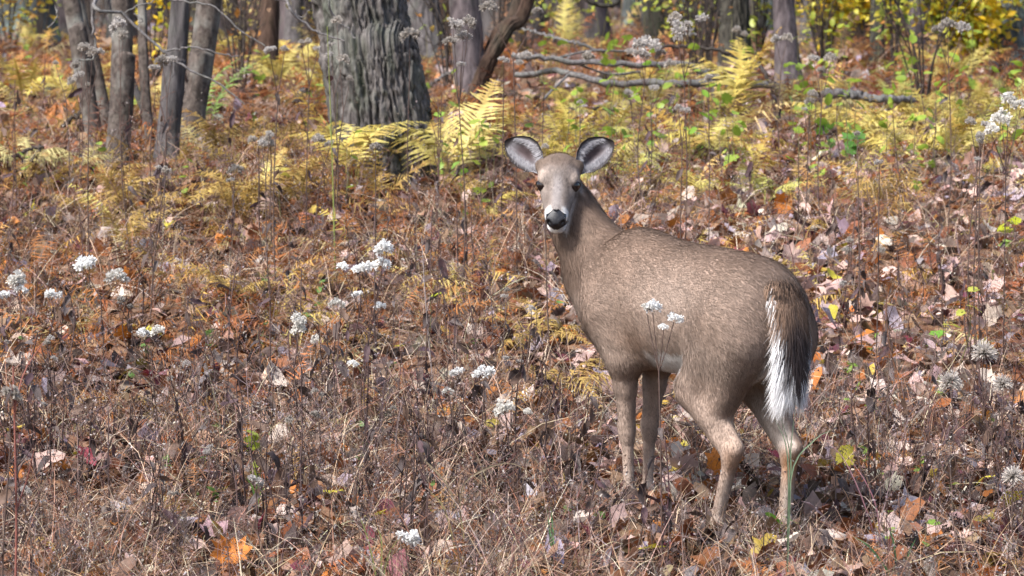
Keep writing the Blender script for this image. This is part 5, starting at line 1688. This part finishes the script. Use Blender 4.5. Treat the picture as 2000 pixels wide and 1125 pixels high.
clump = fbm(fp[:, 0] * 40, fp[:, 1] * 40, fp[:, 2] * 40, 5, 2)
lift = np.clip(np.where(hdm, .30, .34) + .10 * clump + rng.normal(0, .07, NF), .05, 1.1)
wid = np.where(hdm, .0006, .0008) * rng.uniform(.7, 1.3, NF)
streak = fbm(fp[:, 0] * 22 + fp[:, 2] * 10, fp[:, 1] * 75, fp[:, 2] * 75 - fp[:, 0] * 30, 8, 2)
tick = (1 + rng.normal(0, .15, NF) + .12 * clump + .15 * streak) * np.where(rng.random(NF) < .08, .6, 1.03)
hair_c = fcol * np.clip(tick, .45, 1.6)[:, None]
fv, q4, t3, fc = fur_strands(fp[keep], fnm[keep], flow[keep], Lh[keep], lift[keep], wid[keep], hair_c[keep])
fur_me = mesh_np('deer_fur', dw(fv) - DB, [q4, t3], np.clip(fc, .005, 1), smooth=True)
# hairs lie along the coat, so they take most of their shading from the lie of the coat
hn = np.repeat(fnm[keep], 5, 0) + rng.normal(0, .10, (int(keep.sum()) * 5, 3))
hn = hn[:, 0:1] * DF + hn[:, 1:2] * DL + hn[:, 2:3] * np.array([0, 0, 1.0])
hn /= np.linalg.norm(hn, axis=1)[:, None]
fur_me.normals_split_custom_set_from_vertices(hn.astype(np.float32))
add('fur', fur_me, m_fur, deer)

# ear hair: white fringes reaching over the hollow
EV, E4, E3, EC = [], [], [], []
n0 = 0
for info, sd in zip(ears, (1, -1)):
    k = 800
    iu = rng.uniform(.05, .85, k); iw = np.sign(rng.random(k) - .5) * rng.uniform(.55, .88, k)
    gi = np.clip((iu * 25).astype(int), 0, 25); gj = np.clip(((iw + 1) / 2 * 16).astype(int), 0, 16)
    p = info['p'][gi, gj]
    fl = info['axis'] * .5 - np.sign(iw)[:, None] * info['side'] * .9
    colh = np.tile(np.array([.40, .39, .41]), (k, 1)) * rng.uniform(.6, 1.1, k)[:, None]
    v, a4, a3, cc = fur_strands(p, np.tile(info['face'], (k, 1)), fl, rng.uniform(.010, .026, k) * (1.1 - iu * .6), rng.uniform(.25, .6, k), np.full(k, .0006), colh)
    EV.append(v); E4.append(a4 + n0); E3.append(a3 + n0); EC.append(cc); n0 += len(v)
    # dark rim
    k = 900
    iu = rng.uniform(.1, 1, k); iw = np.sign(rng.random(k) - .5) * rng.uniform(.9, 1, k)
    gi = np.clip((iu * 25).astype(int), 0, 25); gj = np.clip(((iw + 1) / 2 * 16).astype(int), 0, 16)
    p = info['p'][gi, gj]
    fl = info['axis'] * .9 + np.sign(iw)[:, None] * info['side'] * .5
    colh = np.tile(np.array([.03, .025, .025]), (k, 1)) * rng.uniform(.6, 1.6, k)[:, None]
    v, a4, a3, cc = fur_strands(p, np.tile(info['face'], (k, 1)), fl, rng.uniform(.003, .006, k), rng.uniform(.0, .3, k), np.full(k, .0006), colh)
    EV.append(v); E4.append(a4 + n0); E3.append(a3 + n0); EC.append(cc); n0 += len(v)
add('ear_hair', mesh_np('ear_hair', np.concatenate(EV) - DB, [np.concatenate(E4), np.concatenate(E3)], np.concatenate(EC)), m_fur, deer)

# eyes
def uv_ball(r, seg=20, ring=12):
    th = np.linspace(0, math.pi, ring + 1); ph = np.arange(seg) / seg * 2 * math.pi
    V = np.array([(math.sin(a_) * math.cos(b_), math.sin(a_) * math.sin(b_), math.cos(a_)) for a_ in th for b_ in ph]) * r
    F = [(i * seg + j, (i + 1) * seg + j, (i + 1) * seg + (j + 1) % seg, i * seg + (j + 1) % seg) for i in range(ring) for j in range(seg)]
    return V, np.array(F)
def plain(name, col, rough=.5, spec=.5, coat_w=0.0, bump=0, bscale=200):
    m = bpy.data.materials.new(name); m.use_nodes = True
    nt = m.node_tree; bs = nt.nodes['Principled BSDF']
    nz = nt.nodes.new('ShaderNodeTexNoise'); nz.inputs['Scale'].default_value = bscale
    tc = nt.nodes.new('ShaderNodeTexCoord'); nt.links.new(tc.outputs['Object'], nz.inputs['Vector'])
    mx = nt.nodes.new('ShaderNodeMix'); mx.data_type = 'RGBA'
    mx.inputs['A'].default_value = (*[c_ * .75 for c_ in col], 1); mx.inputs['B'].default_value = (*[c_ * 1.25 for c_ in col], 1)
    nt.links.new(nz.outputs['Fac'], mx.inputs['Factor']); nt.links.new(mx.outputs['Result'], bs.inputs['Base Color'])
    bs.inputs['Roughness'].default_value = rough; bs.inputs['Specular IOR Level'].default_value = spec
    bs.inputs['Coat Weight'].default_value = coat_w; bs.inputs['Coat Roughness'].default_value = .05
    if bump:
        bp = nt.nodes.new('ShaderNodeBump'); bp.inputs['Strength'].default_value = bump; bp.inputs['Distance'].default_value = .002
        nt.links.new(nz.outputs['Fac'], bp.inputs['Height']); nt.links.new(bp.outputs[0], bs.inputs['Normal'])
    return m
m_eye = plain('deer_eye', (.008, .005, .005), rough=.12, spec=.35, coat_w=.15)
m_nose = plain('deer_nose', (.010, .010, .013), rough=.42, spec=.35, coat_w=.0, bump=.5, bscale=500)
m_lid = plain('eyelid', (.02, .014, .012), rough=.6, spec=.3)
for sd in (1, -1):
    v, f = uv_ball(.0222)
    ec = hw(.0205, sd * .0455, .0110)
    e = add('eye', mesh_np('eye', v + ec - DB, f, smooth=True), m_eye, deer)
    # dark lid rim: a thin ring hugging the ball, facing out and forward
    outd = _hr * sd * .66 + _hf * .68 + _hu * .10; outd /= np.linalg.norm(outd)
    t1 = np.cross(outd, _hu); t1 /= np.linalg.norm(t1); t2 = np.cross(outd, t1)
    ns, nr = 28, 6
    RV = []
    for i in range(ns):
        an = i / ns * 2 * math.pi
        rad = (t1 * math.cos(an) * 1.12 + t2 * math.sin(an) * .86)
        cc = ec + outd * .0110 + rad * .0184
        rn = rad / np.linalg.norm(rad)
        for j in range(nr):
            bn = j / nr * 2 * math.pi
            RV.append(cc + (rn * math.cos(bn) + outd * math.sin(bn)) * .0030)
    RF = np.array([(i * nr + j, ((i + 1) % ns) * nr + j, ((i + 1) % ns) * nr + (j + 1) % nr, i * nr + (j + 1) % nr) for i in range(ns) for j in range(nr)])
    add('eyelid', mesh_np('eyelid', np.array(RV) - DB, RF, smooth=True), m_lid, deer)

# nose pad: broad black wedge with two nostrils
nu, nv = 25, 29
V = []
for i in range(nu):
    for j in range(nv):
        y_ = i / (nu - 1) * 2 - 1      # -1 bottom .. 1 top
        x_ = j / (nv - 1) * 2 - 1
        wid_ = np.interp(y_, [-1, -.75, -.4, 0, .35, .65, .9, 1], [.016, .0205, .0255, .0305, .0315, .022, .0135, .009])
        bx = x_ * wid_
        cz_ = .0005 + y_ * .0275
        dep = .1815 - .010 * x_ ** 2 - .034 * max(0, y_) ** 1.5 - .004 * max(0, -y_) ** 2 - .004 * (abs(x_) > .93)
        # nostrils: comma-shaped hollows at the sides
        no = math.exp(-(((abs(bx) - .0205) / .0062) ** 2 + ((cz_ - .001 - .25 * (abs(bx) - .0205)) / .0062) ** 2))
        # groove below
        gr = math.exp(-((bx / .0022) ** 2)) * max(0, -y_)
        dep -= .012 * no + .0022 * gr
        V.append(hw(dep, bx, cz_))
I = np.arange(nu * nv).reshape(nu, nv)
f = np.stack([I[:-1, :-1], I[:-1, 1:], I[1:, 1:], I[1:, :-1]], -1).reshape(-1, 4)
V = np.array(V)
ring = np.concatenate([I[0, :], I[1:, -1], I[-1, ::-1][1:], I[::-1, 0][1:-1]])
inner = V[ring] - _hf * .022 * 1.0
ri = np.arange(len(ring)); rn_ = (ri + 1) % len(ring)
h = np.stack([ring[ri], ring[rn_], nu * nv + rn_, nu * nv + ri], 1)
add('nose', mesh_np('nose', np.concatenate([V, inner]) - DB, np.concatenate([f, h]), smooth=True), m_nose, deer)
# mouth: dark parting under the nose
mv = []
nm = 17
for i in range(nm):
    x_ = i / (nm - 1) * 2 - 1
    for k in (0, 1):
        mv.append(hw(.171 - .028 * x_ ** 2 + (.001 if k else .0), x_ * .031, -.024 - .006 * abs(x_) ** 1.5 - .004 * k))
mv = np.array(mv)
mb = mv - _hf * .014
I = np.arange(nm * 2).reshape(nm, 2)
f1 = np.stack([I[:-1, 0], I[1:, 0], I[1:, 1], I[:-1, 1]], 1)
f2 = f1[:, ::-1] + nm * 2
f3 = np.stack([I[:-1, 0], I[1:, 0], I[1:, 0] + nm * 2, I[:-1, 0] + nm * 2], 1)
f4 = np.stack([I[:-1, 1], I[1:, 1], I[1:, 1] + nm * 2, I[:-1, 1] + nm * 2], 1)
add('mouth', mesh_np('mouth', np.concatenate([mv, mb]) - DB, np.concatenate([f1, f2, f3, f4])), m_nose, deer)

# tail: a flattened core carrying long hairs, brown above, black at the end, white fringe
tl = np.array([(-.285, .728), (-.380, .720), (-.412, .655), (-.424, .580), (-.424, .500), (-.418, .425)])
tt = np.linspace(0, 1, len(tl))
def tailc(u):
    return np.stack([np.interp(u, tt, tl[:, 0]), .012 * np.asarray(u), np.interp(u, tt, tl[:, 1])], -1)
nu, nv = 24, 14
V, C = [], []
for i in range(nu):
    u = i / (nu - 1)
    c0 = tailc(u)
    hwid = np.interp(u, [0, .12, .35, .65, .9, 1], [.035, .052, .058, .045, .018, .003])
    for j in range(nv):
        an = j / nv * 2 * math.pi
        V.append(c0 + np.array([-.008 * math.sin(an) * (hwid / .05), math.cos(an) * hwid, 0]))
        C.append((.22, .15, .11) if math.sin(an) > -.2 else (.18, .12, .09))
I = np.arange(nu * nv).reshape(nu, nv)
f = np.stack([I[:-1, :], I[1:, :], np.roll(I, -1, 1)[1:, :], np.roll(I, -1, 1)[:-1, :]], -1).reshape(-1, 4)
tail = add('tail', mesh_np('tail', dw(np.array(V)) - DB, f, np.array(C), smooth=True), m_skin, deer)
k = 15000
u = rng.uniform(.0, .97, k)
w = rng.uniform(-1, 1, k)
hwid = np.interp(u, [0, .12, .35, .65, .9, 1], [.055, .062, .066, .050, .026, .012])
c0 = tailc(u)
layer = rng.random(k)
p = c0 + np.stack([-.016 * np.sqrt(np.clip(1 - w ** 2, 0, 1)) * (1.15 - .9 * layer), w * hwid, 0 * u], 1)
p[:, 2] += -.040 * w ** 2 * np.clip(1 - u * 3, 0, 1) + rng.normal(0, .009, k) * (u < .3)
nrm = np.stack([-np.sqrt(np.clip(1 - w ** 2, .05, 1)), w * .6, 0 * u], 1)
nrm /= np.linalg.norm(nrm, axis=1)[:, None]
fl = np.stack([0 * u, w * (.35 + .25 * u), -np.ones(k)], 1)
# pigment across the tail
wo_ = w - .22 * smoothstep(.3, .8, u) * -1.0
edge = np.interp(u, [0, .12, .25, .4, .55, .7, .85, 1], [2.0, 1.4, 1.04, .95, .82, .58, .32, -.05])
white = smoothstep(edge - .10, edge + .06, np.where(w > 0, w, -w * .85) + rng.normal(0, .10, k))
strk = smoothstep(-.25, .25, noise3(w * 11 + u * 5, u * 2.5, 0, 77))
white = white * np.where((u < .85) & (np.abs(w) < .97), .25 + .75 * strk, 1)
brown = np.tile(np.array([.215, .140, .098]), (k, 1))
band = .5 + .5 * np.sin((u * 66 + w ** 2 * 6 + .8 * noise3(u * 9, w * 3, 0, 3)) * 1.0)
bandw = smoothstep(.62, .95, band) * smoothstep(.10, .15, u) * smoothstep(.46, .22, u)
brown = mixc(brown, (.018, .013, .012), bandw * .95)
black = smoothstep(.40, .66, u + .12 * (1 - np.abs(w) * 1.6)) * .92
tc_ = mixc(brown, (.032, .026, .028), black)
tc_ = mixc(tc_, (.205, .150, .120), smoothstep(.16, .06, u))
tc_ = mixc(tc_, (.62, .615, .62), white)
tc_ = mixc(tc_, (.45, .43, .42), smoothstep(.90, .99, u) * .8)
tc_ *= np.clip(1 + rng.normal(0, .14, k), .5, 1.5)[:, None]
Lt = np.interp(u, [0, .15, .4, .8, 1], [.016, .024, .055, .095, .095]) * rng.uniform(.7, 1.2, k)
Lt = Lt * np.where(np.abs(w) > .7, 1.25, 1)
lf = np.clip(rng.normal(.22, .10, k) + .25 * bandw, 0, .8)
v, a4, a3, cc = fur_strands(p, nrm, fl, Lt, lf, np.full(k, .0011), np.clip(tc_, .01, .9), jit=.10)
add('tail_hair', mesh_np('tail_hair', dw(v) - DB, [a4, a3], np.clip(cc, .005, .95)), m_fur, tail)
